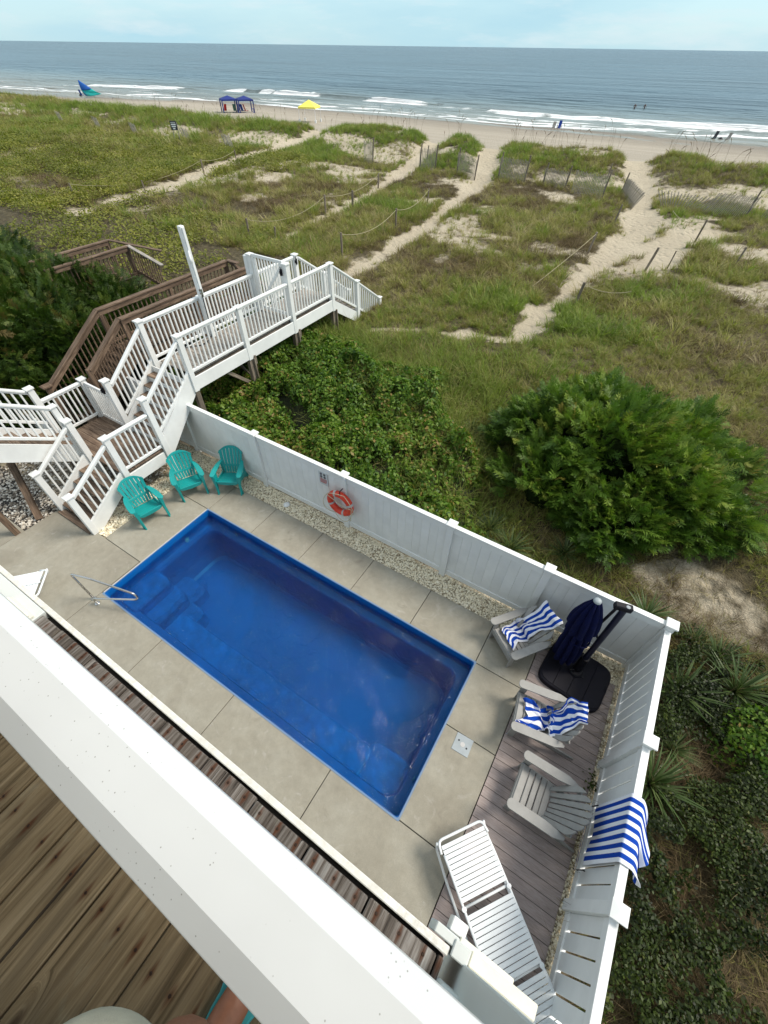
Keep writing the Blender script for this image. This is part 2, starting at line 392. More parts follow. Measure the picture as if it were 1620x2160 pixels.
def grass_density(x, y):
    pd = path_d(x, y)
    wob = .75*(vnoise(x,y,.55,11)-.5)+.8*(vnoise(x,y,2.0,12)-.5)+.3*(vnoise(x,y,.25,13)-.5)
    d = sst(-.10, .30, pd + wob*.7)
    # bare patches in the meadow
    patch = fbm(x, y, 2.6, 21, 3)
    mid = sst(17,22,y)*(1-sst(33,35,y))
    d = d*(1 - sst(.52,.66,patch)*mid*.70*sst(-30,-22,x)); d = d*(.72+.28*sst(.35,.5,vnoise(x,y,.5,35)))
    d = d*(1 - sst(.64,.72,fbm(x,y,3.5,25,3))*sst(12,16,y)*.55)
    # sandy back slope below the crest
    cy = crest_y(x); t = (y-(cy-9.0))/9.0
    slope = sst(.05,.2,t)*(1-sst(.55,.75,t)); d = d*(1-.70*slope*sst(.38,.66,fbm(x,y,4,31,2)+.06))
    d = d*(1-sst(cy+.9, cy+2.4, y))
    # bare sandy corner beyond the fence on the right
    rs = np.exp(-(((x-10.2)/1.75)**2+((y-6.3)/1.05)**2)*1.1); d = d*(1-.93*sst(.30,.75,rs+.5*(fbm(x,y,.7,33,3)-.5)))
    return d
def cam_uv(x, y, z):
    dx, dy, dz = x-CAM.x, y-CAM.y, z-CAM.z
    zz = dx*fw.x+dy*fw.y+dz*fw.z; zz = np.where(zz < .01, .01, zz)
    return 810+884*(dx*rt2.x+dy*rt2.y+dz*rt2.z)/zz, 1080-884*(dx*up2.x+dy*up2.y+dz*up2.z)/zz, zz
def spaced(segs):
    a = []
    for x0, x1, st in segs: a += list(np.arange(x0, x1, st))
    return np.array(a + [segs[-1][1]])
# pool yard rectangle is cut out of the sheet so that the pool shell can sit in it
PX0, PX1, PY0, PY1 = -.2, 7.0, -.2, 2.9
gx = spaced([(-900,-300,100),(-300,-130,8),(-130,-40,1.6),(-40,-14,.6),(-14,PX0,.30),(PX0,PX1,.36),(PX1,13,.30),(13,24,1),(24,60,6),(60,700,80)])
gx = np.unique(np.round(np.append(gx,[PX0,PX1]),4))
gy = spaced([(-60,-8,8),(-8,PY0,.6),(PY0,PY1,.31),(PY1,26,.28),(26,52,.42),(52,110,1.5),(110,200,10),(200,1000,200)]); gy = np.unique(np.round(np.append(gy,[PY0,PY1]),4))
X, Y = np.meshgrid(gx, gy); Z = hz(X, Y)
Z = np.where(Y > 190, -9, Z)
fine = (Y > 26) | (path_d(X,Y) < .2)
nv = X.size; verts = np.stack([X.ravel(), Y.ravel(), Z.ravel()], 1)
nxg, nyg = len(gx), len(gy)
I, J = np.meshgrid(np.arange(nxg-1), np.arange(nyg-1)); a_ = (J*nxg+I).ravel()
quads = np.stack([a_, a_+1, a_+nxg+1, a_+nxg], 1)
cx_ = (gx[:-1]+gx[1:])/2; cy_ = (gy[:-1]+gy[1:])/2; CX, CY = np.meshgrid(cx_, cy_)
keep = ~((CX > PX0) & (CX < PX1) & (CY > PY0) & (CY < PY1)).ravel(); quads = quads[keep]
def np_mesh(name, v, f, mat=None, smooth=False, attr=None, fattr=None, tri=False):
    me = bpy.data.meshes.new(name); k = f.shape[1]
    me.vertices.add(len(v)); me.vertices.foreach_set('co', np.ascontiguousarray(v, np.float32).ravel())
    me.loops.add(f.size); me.loops.foreach_set('vertex_index', np.ascontiguousarray(f, np.int32).ravel())
    me.polygons.add(len(f)); me.polygons.foreach_set('loop_start', np.arange(0, f.size, k, dtype=np.int32))
    try: me.polygons.foreach_set('loop_total', np.full(len(f), k, np.int32))
    except Exception: pass
    if smooth: me.polygons.foreach_set('use_smooth', np.ones(len(f), bool))
    for d, dom in ((attr,'POINT'),(fattr,'FACE')):
        if d:
            for n_, a in d.items():
                at = me.attributes.new(n_, 'FLOAT', dom); at.data.foreach_set('value', np.ascontiguousarray(a, np.float32).ravel())
    if mat: me.materials.append(mat)
    me.update(); me.validate(); return me
cover = grass_density(X, Y)*(Y > 4.1)
rightveg = sst(9.2, 9.5, X)*(1-sst(4.0, 7, Y)); cover = np.maximum(cover, rightveg); cover = np.maximum(cover, .43*(Y < 9)*(Y > 4.1))
cover = np.where((Y > 4.1) & (Y < 9), np.maximum(cover, .55*(1-np.exp(-0)) + cover*.45), cover) if False else cover
def ground_mat():
    t = NT('dune_sand'); v = t.wpos(); at = t.new('ShaderNodeAttribute', attribute_name='cover')
    n1 = t.noise(v, .35, 5, .6); n2 = t.noise(v, 3.0, 4, .6); n3 = t.noise(v, 28, 3, .6)
    sand = t.ramp(n1, [(.3, (.49,.42,.31)), (.7, (.60,.525,.395))]); sand = t.mix(.5, sand, t.ramp(n3, [(.3,.72),(.7,1.15)]), 'MULTIPLY')
    foot = t.new('ShaderNodeTexVoronoi'); foot.inputs['Scale'].default_value = 2.6; t.l.new(v, foot.inputs['Vector'])
    litter = t.ramp(t.noise(v, 5, 5, .65), [(.3, (.055,.045,.028)), (.55, (.11,.09,.05)), (.72, (.17,.145,.09))])
    m = t.math('ADD', at.outputs['Fac'], t.math('MULTIPLY', t.math('SUBTRACT', n2, .5), .9))
    c = t.mix(t.ramp(m, [(.30, 0.), (.62, 1.)]), sand, litter)
    sx = t.new('ShaderNodeSeparateXYZ'); t.l.new(t.wpos(), sx.inputs[0])
    # packed beach sand: greyer, tracked along the shore, wet and darker at the waterline
    tr = t.noise(t.wpos((.05,1.3,1)), 1.0, 5, .6); beach = t.ramp(tr, [(.3, (.36,.315,.25)), (.55, (.44,.39,.315)), (.7, (.48,.43,.35))])
    beach = t.mix(.4, beach, t.ramp(n3, [(.3,.75),(.7,1.15)]), 'MULTIPLY')
    bf = t.ramp(t.math('MULTIPLY', t.math('SUBTRACT', sx.outputs[1], 50), .2), [(0., 0.), (1., 1.)]); c = t.mix(bf, c, beach)
    wy = t.math('ADD', sx.outputs[2], t.math('MULTIPLY', t.math('SUBTRACT', t.noise(t.wpos((.03,.1,1)), 1, 3), .5), .35))
    wet = t.ramp(t.math('MULTIPLY', t.math('ADD', wy, 2.85), 2.2), [(0., 1.), (1., 0.)])
    c = t.mix(wet, c, (.20,.165,.125))
    rgh = t.math('MULTIPLY_ADD', wet, -.45, .93)
    h = t.math('ADD', t.math('MULTIPLY', t.ramp(foot.outputs['Distance'], [(0.,0.),(.38,1.)]), 1.2), t.math('ADD', n3, t.math('MULTIPLY', n2, 1.5))); t.bump(h, .9, .10)
    return t.done(c, rgh, 0, .2)
groundm = ground_mat()
gme = np_mesh('ground', verts, quads, groundm, True, {'cover': cover})
ground = tag(inst('ground', gme), kind='structure')

# ================================================================ sea
SZ = -2.8
sxg = spaced([(-9000,-1200,600),(-1200,-330,60),(-330,-230,4),(-230,30,.9),(30,80,4),(80,600,60),(600,9000,600)])
syg = spaced([(84,145,.34),(145,175,.8),(175,260,3),(260,700,20),(700,3000,200),(3000,30000,2500)])
X2, Y2 = np.meshgrid(sxg, syg)
def swell(x, y):
    near = 1-sst(150, 320, y); u = y + 5*np.sin(x*.021+1) + 3*(fbm(x, y*.2, 30, 41)-.5)*4
    z = .16*np.sin(u*.62)*(.3+.7*vnoise(x, y, 24, 43)) + .10*(fbm(x*.35, y, 2.4, 44)-.5)*2
    return z*near
def brk_y(x): return np.interp(x, [-200,-175,-130,-116,-100,-78,-68,-35,12,60], [108,121,134.5,136.5,136,134,133,125,129,131])
Z2 = SZ + swell(X2, Y2)
b1 = brk_y(X2); amt1 = np.interp(X2, [-230,-190,-181,-160,-140,-131,-104,-100,-84,-80,-66,-62,-40,-30,0,40], [0,0,.8,.8,.1,1,1,.35,.2,.8,.8,.2,.6,.9,1,1])
prof = np.exp(-((Y2-b1)/1.5)**2); Z2 = Z2 + .62*prof*amt1*(.6+.5*vnoise(X2,Y2,3,51)) + .35*np.exp(-((Y2-b1-1.5)/2.2)**2)*(X2>-104)*(X2<-60)
foam = np.zeros_like(X2)
n_a = fbm(X2*.5, Y2, 1.1, 61, 4); n_b = fbm(X2*.25, Y2, 4, 62, 4)
foam = np.maximum(foam, amt1*np.clip(1.7*np.exp(-((Y2-b1+1.2)/2.0)**2)-.15, 0, 1)*(.25+1.3*n_a)*sst(.36,.50,fbm(X2,Y2*0+3,6,66,2)))
shore = np.interp(X2, [-200,-121,-83,-57,-32,-12,12,60], [90.5,104.5,103.5,108,105.5,109,115,119]) + 2.2*(vnoise(X2,X2*0,13,63)-.5)
e = Y2 - shore
foam = np.maximum(foam, np.exp(-((e-1.3)/.9)**2)*(.12+1.2*n_a))
for off, wd, st in ((6,1.0,.7),(12,1.1,.55),(18,.9,.4)):
    foam = np.maximum(foam, st*np.exp(-((e-off-3*(n_b-.5)*2-2*np.sin(X2*.05+off))/wd)**2)*sst(.42,.62,n_b+.15*n_a)*(.4+n_a))
foam = np.maximum(foam, .55*sst(.55,.64,n_a)*sst(.4,.6,n_b)*sst(-45,10,X2)*np.exp(-((Y2-(shore+11))/6.5)**2))
foam = np.maximum(foam, .6*sst(.53,.62,n_a)*np.exp(-((Y2-(shore+5))/4.5)**2)*sst(-90,-40,X2))
def sea_mat():
    t = NT('sea_water'); v = t.wpos((.55,1,1)); at = t.new('ShaderNodeAttribute', attribute_name='foam')
    sx = t.new('ShaderNodeSeparateXYZ'); t.l.new(t.wpos(), sx.inputs[0])
    turb = t.ramp(t.math('MULTIPLY', t.math('SUBTRACT', sx.outputs[1], 95), .012), [(0., (.25,.23,.18)), (.33, (.19,.22,.20)), (.75, (.10,.155,.175)), (1., (.055,.105,.135))])
    big = t.noise(t.wpos((.004,.014,1)), 1.0, 4, .6); c = t.mix(.7, turb, t.ramp(big, [(.3,.6),(.7,1.25)]), 'MULTIPLY')
    f = t.ramp(t.math('MULTIPLY', at.outputs['Fac'], t.math('ADD', t.math('MULTIPLY', t.noise(t.wpos((.9,1.6,1)), 1.6, 4, .7), 1.6), .3)), [(.30, 0.), (.55, 1.)])
    c = t.mix(f, c, (.78,.80,.80))
    w1 = t.noise(v, .9, 5, .62, .4); w2 = t.noise(t.wpos((.12,.45,1)), .5, 5, .6); w3 = t.noise(t.wpos((.012,.05,1)), 1, 5, .62)
    h = t.math('ADD', t.math('MULTIPLY', w1, .25), t.math('ADD', t.math('MULTIPLY', w2, 1.0), t.math('MULTIPLY', w3, 5.0)))
    t.bump(h, 1.0, 1.4)
    t.b.inputs['IOR'].default_value = 1.33
    return t.done(c, t.math('MULTIPLY_ADD', f, .4, .26), 0, .36)
seam = sea_mat()
a2 = (np.arange(len(syg)-1)[:,None]*len(sxg)+np.arange(len(sxg)-1)[None]).ravel()
q2 = np.stack([a2, a2+1, a2+len(sxg)+1, a2+len(sxg)], 1)
sea = tag(inst('sea', np_mesh('sea', np.stack([X2.ravel(),Y2.ravel(),Z2.ravel()],1), q2, seam, True, {'foam': foam})), kind='structure')

# ================================================================ pool yard paving
deckroot = tag(link(bpy.data.objects.new('pool_deck', None), None, Matrix.Translation((3,3,0))), kind='structure')
sub = MB(); G0 = -.13
for (x0,y0,x1,y1) in [(-6,-2.6,0,.87),(-1.25,.87,0,3.58),(0,2.68,7.68,3.58),(6.815,-2.6,7.68,2.68),(0,-2.6,6.815,0)]:
    sub.box((x0,y0,G0),(x1-.002,y1-.002,-.03))
sub.build('slab_bed', jointmat, deckroot)
g = .006
SL = [(-6,-2.6,-2.93,.03),(-2.93,-2.6,-.06,.87),(-1.25,.87,0,2.69),(-1.25,2.69,0,3.58),
      (0,2.677,1.35,3.58),(1.35,2.677,2.72,3.58),(2.72,2.677,4.08,3.58),(4.08,2.677,5.46,3.58),(5.46,2.677,6.814,3.58),(6.814,2.677,7.68,3.58),
      (6.814,1.49,7.68,2.677),(6.814,0,7.68,1.49),(-.06,-2.6,1.78,0),(1.78,-2.6,3.61,0),(3.61,-2.6,5.64,0),(5.64,-2.6,7.68,0)]
for x0,y0,x1,y1 in SL:
    blk('slab', deckroot, concrete, (x0+g,y0+g,-.05),(x1-g,y1-g,0), .004)
# ================================================================ pool
pool = thing('swimming_pool', 'rectangular blue fibreglass swimming pool with steps and a bench under rippling water', 'pool', (3.4,1.34,-1.4))
sh = MB(); L, Wd = 6.814, 2.677
def quadwall(p, q, z0, z1): sh.add([(p[0],p[1],z0),(q[0],q[1],z0),(q[0],q[1],z1),(p[0],p[1],z1)], [(0,1,2,3)])
rim = .0
top = [(.0,.0),(L,.0),(L,Wd),(0,Wd)]
led = .14
def ring(o): return [(o,o),(L-o,o),(L-o,Wd-o),(o,Wd-o)]
prof = [(-.02,-.006),(.012,-.006),(.02,-.05),(.03,-.36),(.17,-.39),(.19,-.44),(.24,-1.25),(.3,-1.3)]
V = []; F = []
def rr(o, n=6, r=.18):
    x0,y0,x1,y1 = o,o,L-o,Wd-o; pts = []; r = max(.02, min(.25, .03+o))
    for cxx,cyy,a0 in ((x1-r,y1-r,0),(x0+r,y1-r,90),(x0+r,y0+r,180),(x1-r,y0+r,270)):
        for k in range(n+1):
            a = R(a0+90*k/n); pts.append((cxx+r*math.cos(a), cyy+r*math.sin(a)))
    return pts
rings = [rr(o) for o,_ in prof]; nr = len(rings[0])
for rg, (o, z) in zip(rings, prof): V += [(x,y,z) for x,y in rg]
for i in range(len(prof)-1):
    for k in range(nr): F.append((i*nr+k, i*nr+(k+1)%nr, (i+1)*nr+(k+1)%nr, (i+1)*nr+k))
F.append(tuple((len(prof)-1)*nr+k for k in range(nr))[::-1])
m = MB(); m.add(V, F); m.build('shell', shellm, pool, fix=False)
m = MB()
for o0,o1,z0,z1 in ((-.022,.004,-.004,.006),):
    a, b = rr(o0), rr(o1); n = len(a)
    m.add([(x,y,z1) for x,y in a]+[(x,y,z1) for x,y in b]+[(x,y,z0-.03) for x,y in b]+[(x,y,z0-.03) for x,y in a],
          [(i,(i+1)%n,n+(i+1)%n,n+i) for i in range(n)]+[(n+i,n+(i+1)%n,2*n+(i+1)%n,2*n+i) for i in range(n)]+[(3*n+i,3*n+(i+1)%n,(i+1)%n,i) for i in range(n)])
m.build('coping_lip', lipm, pool)
blk('edge_strip', pool, greyband, (-.030,.02,-.02),(-.004,Wd-.02,.0075), .002)
def rbox(m, x0,y0,x1,y1,z0,z1,r=.08,n=4,corners=(1,1,1,1)):
    pts = []
    for (cxx,cyy,a0),c in zip(((x1-r,y1-r,0),(x0+r,y1-r,90),(x0+r,y0+r,180),(x1-r,y0+r,270)), corners):
        if c: pts += [(cxx+r*math.cos(R(a0+90*k/n)), cyy+r*math.sin(R(a0+90*k/n))) for k in range(n+1)]
        else: pts.append((x1 if a0 in (0,270) else x0, y1 if a0 in (0,90) else y0))
    m.prism(pts, z0, z1); return m
m = MB(); rbox(m, 1.30,.10,5.98,.66,-1.29,-.50,.12); m.build('bench', shell_hi, pool, bevel=.03, seg=3)
m = MB(); rbox(m, 5.9,.10,6.68,.80,-1.29,-.52,.14); m.build('bench', shell_hi, pool, bevel=.03, seg=3)
m = MB(); rbox(m, .1,.10,.62,1.0,-1.29,-.34,.12); m.build('step', shell_hi, pool, bevel=.03, seg=3)
m = MB(); rbox(m, .1,.10,1.02,1.0,-1.29,-.60,.16); m.build('step', shell_hi, pool, bevel=.03, seg=3)
m = MB(); rbox(m, .1,.10,1.45,1.0,-1.29,-.88,.16); m.build('step', shell_hi, pool, bevel=.03, seg=3)
m = MB(); rbox(m, .2,.98,.95,1.45,-1.29,-1.0,.14); m.build('step', shell_hi, pool, bevel=.03, seg=3)
m = MB()
m.tube([(.05,1.9,-.30),(.072,1.9,-.30)], .05, 16)
m.build('return_fitting', greyband, pool, Matrix.Identity(4))
for x,y in ((.9,Wd-.05),(L-.05,.6)):
    m = MB(); m.tube([(x,y,-.3),(x+(.0 if x<2 else -.02),y-(.02 if x<2 else 0),-.3)], .035, 14); m.build('return_fitting', lidm, pool)
def watermat():
    t = NT('pool_water'); t.n.remove(t.b)
    v = t.wpos((1,1,1)); v2 = t.wpos((.9,.55,1))
    n1 = t.noise(v, 1.9, 4, .6, 1.6); n2 = t.noise(v, 6.5, 4, .6, 1.0); n3 = t.noise(v2, .45, 2)
    h = t.math('ADD', t.math('MULTIPLY', n1, .8), t.math('MULTIPLY', n2, t.math('MULTIPLY', t.ramp(n3, [(.38,.15),(.62,1.)]), .75)))
    b = t.new('ShaderNodeBump'); b.inputs['Strength'].default_value = 1.0; b.inputs['Distance'].default_value = .11; t.l.new(h, b.inputs['Height'])
    rf = t.new('ShaderNodeBsdfRefraction'); rf.inputs['IOR'].default_value = 1.33; rf.inputs['Roughness'].default_value = 0; rf.inputs['Color'].default_value = (.35,.88,1,1)
    t.l.new(b.outputs[0], rf.inputs['Normal'])
    tr = t.new('ShaderNodeBsdfTransparent'); tr.inputs[0].default_value = (.32,.86,1,1)
    gl = t.new('ShaderNodeBsdfGlossy'); gl.inputs['Roughness'].default_value = .02; t.l.new(b.outputs[0], gl.inputs['Normal'])
    fr = t.new('ShaderNodeFresnel'); fr.inputs[0].default_value = 1.33; t.l.new(b.outputs[0], fr.inputs['Normal'])
    m1 = t.new('ShaderNodeMixShader'); m1.inputs[0].default_value = .55; t.l.new(rf.outputs[0], m1.inputs[1]); t.l.new(tr.outputs[0], m1.inputs[2])
    m2 = t.new('ShaderNodeMixShader'); t.l.new(fr.outputs[0], m2.inputs[0]); t.l.new(m1.outputs[0], m2.inputs[1]); t.l.new(gl.outputs[0], m2.inputs[2])
    t.l.new(m2.outputs[0], t.out.inputs[0]); return t.m
wx = np.linspace(.03,L-.03,120); wy_ = np.linspace(.03,Wd-.03,60); WX, WY = np.meshgrid(wx, wy_)
WZ = -.14 + .016*(fbm(WX,WY,.9,71)-.5)
aw = (np.arange(59)[:,None]*120+np.arange(119)[None]).ravel(); qw = np.stack([aw,aw+1,aw+121,aw+120],1)
tag(inst('pool_water', np_mesh('pool_water', np.stack([WX.ravel(),WY.ravel(),WZ.ravel()],1), qw, watermat(), True)), kind='structure')
# handrail
hr = thing('pool_handrail', 'bent stainless steel grab rail anchored at the pool corner over the steps', 'handrail', (.06,-.18,0))
def arc(pts, r=.06, n=6):
    pts = [Vector(p) for p in pts]; o = [pts[0]]
    for i in range(1, len(pts)-1):
        a, b, c = pts[i-1], pts[i], pts[i+1]; d1 = (a-b).normalized(); d2 = (c-b).normalized(); rr_ = min(r, (a-b).length*.45, (c-b).length*.45)
        for k in range(n+1):
            t = k/n; o.append((b+d1*rr_)*(1-t)**2 + b*2*t*(1-t) + (b+d2*rr_)*t*t)
    return o + [pts[-1]]
# one continuous bent tube: deck anchor, rise, forward slope down towards the steps, return to the second anchor
P1, P2 = (-.05,-.17,0), (.10,-.20,0)
m = MB(); m.tube(arc([P1,(-.06,-.17,.86),(.30,-.05,.86),(.98,.24,.52),(1.02,.24,.40),(.93,.20,.33),(.24,-.14,.22),(.10,-.20,.20),P2], .07, 7), .019, 12)
m.build('rail_tube', steel, hr, smooth=True)
for p in (P1, P2):
    m = MB(); m.lathe([(.0,.02),(.035,.02),(.052,.008),(.052,0)], 20, p); m.build('anchor_cover', steel, hr, smooth=True)
# skimmer lid
sk = thing('skimmer_lid', 'square grey plastic skimmer lid set flush in the concrete beside the pool', 'skimmer lid', (7.18,1.36,0))
Mrot = Matrix.Translation((7.185,1.355,.003)) @ Matrix.Rotation(R(2),4,'Z')
link(bpy.data.objects.new('lid_plate', cbox_mesh('lid_plate', .27,.27,.012, lidm, .004)), sk, Mrot)
m = MB(); m.lathe([(0,.012),(.036,.012),(.04,.006)], 18, (7.185,1.355,0)); m.build('lid_disc', greyband, sk)
for dx,dy in ((.075,-.02),(-.075,.03)):
    m = MB(); m.lathe([(0,.0105),(.014,.0105),(.014,.006)], 10, (7.185+dx,1.355+dy,0)); m.build('finger_hole', blackpl, sk)
# composite platform
cdk = tag(link(bpy.data.objects.new('plank_platform', None), None, Matrix.Translation((8.3,1,0))), kind='structure')
m = MB(); m.box((7.69,-2.6,-.13),(9.02,3.60,-.03)); m.build('joist_bed', jointmat, cdk)
y = 3.60; k = 0
while y > -2.5:
    o = bpy.data.objects.new('plank', cbox_mesh('plank', 1.335, .137, .025, composite, .003)); link(o, cdk, Matrix.Translation((8.355, y-.07, -.012))); y -= .1425
# foot board of the lower stair
# ================================================================ gravel
def scatter(name, mat, pts, rot, scl, idx, tmpl, label=None, parent=None, kind='stuff'):
    me = bpy.data.meshes.new(name+'_points'); me.vertices.add(len(pts)); me.vertices.foreach_set('co', np.ascontiguousarray(pts, np.float32).ravel())
    a = me.attributes.new('rot','FLOAT_VECTOR','POINT'); a.data.foreach_set('vector', np.ascontiguousarray(rot, np.float32).ravel())
    a = me.attributes.new('scl','FLOAT','POINT'); a.data.foreach_set('value', np.ascontiguousarray(scl, np.float32).ravel())
    a = me.attributes.new('idx','INT','POINT'); a.data.foreach_set('value', np.ascontiguousarray(idx, np.int32).ravel())
    me.update()
    c = bpy.data.collections.new(name+'_kinds')
    for i, t_ in enumerate(tmpl):
        o = bpy.data.objects.new('%s_kind_%02d' % (name, i), t_); c.objects.link(o)
    ng = bpy.data.node_groups.new(name, 'GeometryNodeTree')
    ng.interface.new_socket('Geometry', in_out='INPUT', socket_type='NodeSocketGeometry'); ng.interface.new_socket('Geometry', in_out='OUTPUT', socket_type='NodeSocketGeometry')
    N = ng.nodes; gi = N.new('NodeGroupInput'); go = N.new('NodeGroupOutput'); ip = N.new('GeometryNodeInstanceOnPoints'); ci = N.new('GeometryNodeCollectionInfo')
    ci.inputs['Collection'].default_value = c; ci.inputs['Separate Children'].default_value = True; ci.inputs['Reset Children'].default_value = True
    def na(n_, dt):
        q = N.new('GeometryNodeInputNamedAttribute'); q.data_type = dt; q.inputs['Name'].default_value = n_
        return [s for s in q.outputs if s.enabled and s.name == 'Attribute'][0]
    L_ = ng.links; L_.new(gi.outputs[0], ip.inputs['Points']); L_.new(ci.outputs[0], ip.inputs['Instance']); ip.inputs['Pick Instance'].default_value = True
    L_.new(na('idx','INT'), ip.inputs['Instance Index']); L_.new(na('rot','FLOAT_VECTOR'), ip.inputs['Rotation']); L_.new(na('scl','FLOAT'), ip.inputs['Scale'])
    L_.new(ip.outputs[0], go.inputs[0])
    o = bpy.data.objects.new(name, me); link(o, parent); md = o.modifiers.new('scatter','NODES'); md.node_group = ng
    me.materials.append(mat)
    return tag(o, kind=kind)
def stonemat():
    t = NT('oyster_gravel'); r = t.rnd(); n = t.noise(t.wpos(), 60, 3)
    c = t.ramp(t.math('ADD', r, t.math('MULTIPLY', t.math('SUBTRACT', n, .5), .5)), [(0.,(.24,.18,.11)),(.10,(.58,.49,.33)),(.35,(.82,.74,.55)),(.8,(.90,.84,.68)),(1.,(.70,.62,.47))])
    return t.done(c, .7, 0, .3)
def darkstonemat():
    t = NT('shell_pebbles'); r = t.rnd(); n = t.noise(t.wpos(), 40, 3)
    c = t.ramp(t.math('ADD', r, t.math('MULTIPLY', t.math('SUBTRACT', n, .5), .5)), [(0.,(.13,.105,.08)),(.3,(.33,.28,.22)),(.6,(.58,.53,.45)),(1.,(.80,.76,.68))])
    return t.done(c, .7, 0, .3)
def stone_mesh(mat, flat=.6, seed=0):
    import bmesh
    bm = bmesh.new(); bmesh.ops.create_icosphere(bm, subdivisions=1, radius=.5); rg = random.Random(seed)
    sc = (rg.uniform(.8,1.3), rg.uniform(.55,.95), flat*rg.uniform(.6,1))
    for v_ in bm.verts:
        f = rg.uniform(.78,1.15); v_.co = Vector((v_.co.x*sc[0]*f, v_.co.y*sc[1]*f, v_.co.z*sc[2]*f))
    me = bpy.data.meshes.new('stone'); bm.to_mesh(me); bm.free(); me.materials.append(mat); return me
gravm = stonemat(); pebm = darkstonemat()
def gravel(name, rects, size, dens, mat, z, seed, flat=.6, bed=None):
    rg = np.random.default_rng(seed); P = []
    for x0,y0,x1,y1 in rects:
        n = int((x1-x0)*(y1-y0)*dens); P.append(np.stack([rg.uniform(x0,x1,n), rg.uniform(y0,y1,n), z+rg.uniform(-.012,.014,n)],1))
    P = np.concatenate(P); n = len(P)
    return scatter(name, mat, P, np.stack([rg.uniform(-.5,.5,n), rg.uniform(-.5,.5,n), rg.uniform(0,6.28,n)],1), size*rg.uniform(.55,1.5,n)**1.2, rg.integers(0,6,n), [stone_mesh(mat, flat, seed*10+i) for i in range(6)])
bedm = simple('gravel_bed_soil', (.42,.36,.25), .9, .35, 25, .4, 90)
m = MB()
for x0,y0,x1,y1 in [(-4.2,3.3,9.1,4.03),(-6.0,.03,-1.25,3.3),(9.0,-2.6,9.12,3.7),(7.68,3.55,9.1,3.9)]: m.box((x0,y0,-.16+random.random()*.002),(x1,y1,-.045+random.random()*.003))
tag(m.build('gravel_bed', bedm), kind='structure')
GR = [(-1.25,3.585,9.10,4.06),(-1.85,.90,-1.26,3.6),(-4.1,3.15,-1.25,4.02),(9.03,-2.5,9.11,3.6),(7.7,3.61,9.1,3.75)]
gravel('gravel', GR, .034, 3000, gravm, -.026, 3)
gravel('shell_pebbles', [(-5.6,.04,-2.95,2.6),(-2.95,.9,-1.9,3.1)], .062, 560, pebm, -.02, 4, .45)
gravel('large_gravel', [(-1.52,.90,-1.28,1.75)], .055, 600, gravm, -.01, 5, .5)
# small things on the gravel and slabs
o = MB(); o.lathe([(0,.045),(.05,.04),(.075,.02),(.08,0)], 20, (1.45,3.80,-.01)); q_ = o.build('irrigation_cap', vinyl, None, smooth=True); tag(q_, 'round white plastic cap lying in the gravel strip below the fence', 'cap')
# ================================================================ far privacy fence
def post(parent, x, y, z0, z1, wd=.127, mat=None, cap=True, capw=.022):
    mat = mat or vinyl
    p = blk('post', parent, mat, (x-wd/2,y-wd/2,z0),(x+wd/2,y+wd/2,z1-.045), .004)
    if cap:
        w2 = wd/2+capw; m = MB(); zc = z1-.05
        m.add([(x-w2,y-w2,zc),(x+w2,y-w2,zc),(x+w2,y+w2,zc),(x-w2,y+w2,zc),(x-w2,y-w2,zc+.03),(x+w2,y-w2,zc+.03),(x+w2,y+w2,zc+.03),(x-w2,y+w2,zc+.03),(x,y,zc+.062)],
              [(0,3,2,1),(0,1,5,4),(1,2,6,5),(2,3,7,6),(3,0,4,7),(4,5,8),(5,6,8),(6,7,8),(7,4,8)])
        m.build('post_cap', mat, p)
    return p
ff = thing('privacy_fence', 'long white vinyl privacy fence with solid boards behind the gravel strip', 'fence', (4,4.08,0))
FX = [-4.35,-1.913,.581,3.043,5.457,7.255,9.12]; FY = 4.076
for x in FX[1:]: post(ff, x, FY, -.1, 1.60)
for x0, x1 in zip(FX[:-1], FX[1:]):
    a, b = x0+.064, x1-.064
    if x0 == FX[0]: a = x0
    blk('top_rail', ff, vinyl, (a,FY-.025,1.36),(b,FY+.025,1.515), .004)
    blk('rail_cap', ff, vinyl, (a,FY-.045,1.515),(b,FY+.045,1.535), .004)
    blk('bottom_rail', ff, vinyl, (a,FY-.030,.03),(b,FY+.030,.17), .004)
    n = round((b-a)/.178); wdt = (b-a)/n
    for i in range(n):
        o_ = bpy.data.objects.new('board', cbox_mesh('fence_board', wdt-.0015, .022, 1.2, vinyl_far, .003)); link(o_, ff, Matrix.Translation((a+(i+.5)*wdt, FY+(.001 if i%2 else 0), .765)))
# ================================================================ right picket fence
rf = thing('picket_fence', 'white vinyl fence of wide spaced pickets along the right side of the plank platform', 'fence', (9.12,1,0))
RX = 9.12; RY = [4.076, 2.217, .38, -1.46, -3.3]
for y in RY[1:4]: post(rf, RX, y, -.1, 1.575)
for y1, y0 in zip(RY[:-1], RY[1:]):
    a, b = y0+.064, y1-.064
    blk('top_rail', rf, vinyl, (RX-.026,a,1.26),(RX+.026,b,1.43), .004); blk('rail_cap', rf, vinyl, (RX-.045,a,1.43),(RX+.045,b,1.452), .004)
    blk('bottom_rail', rf, vinyl, (RX-.03,a,.04),(RX+.03,b,.19), .004)
    n = 9; pt = (b-a+.02)/n
    for i in range(n):
        o_ = bpy.data.objects.new('picket', cbox_mesh('picket', .022, pt-.022, 1.13, vinyl, .004)); link(o_, rf, Matrix.Translation((RX, a+(i+.5)*pt-.01, .745)))
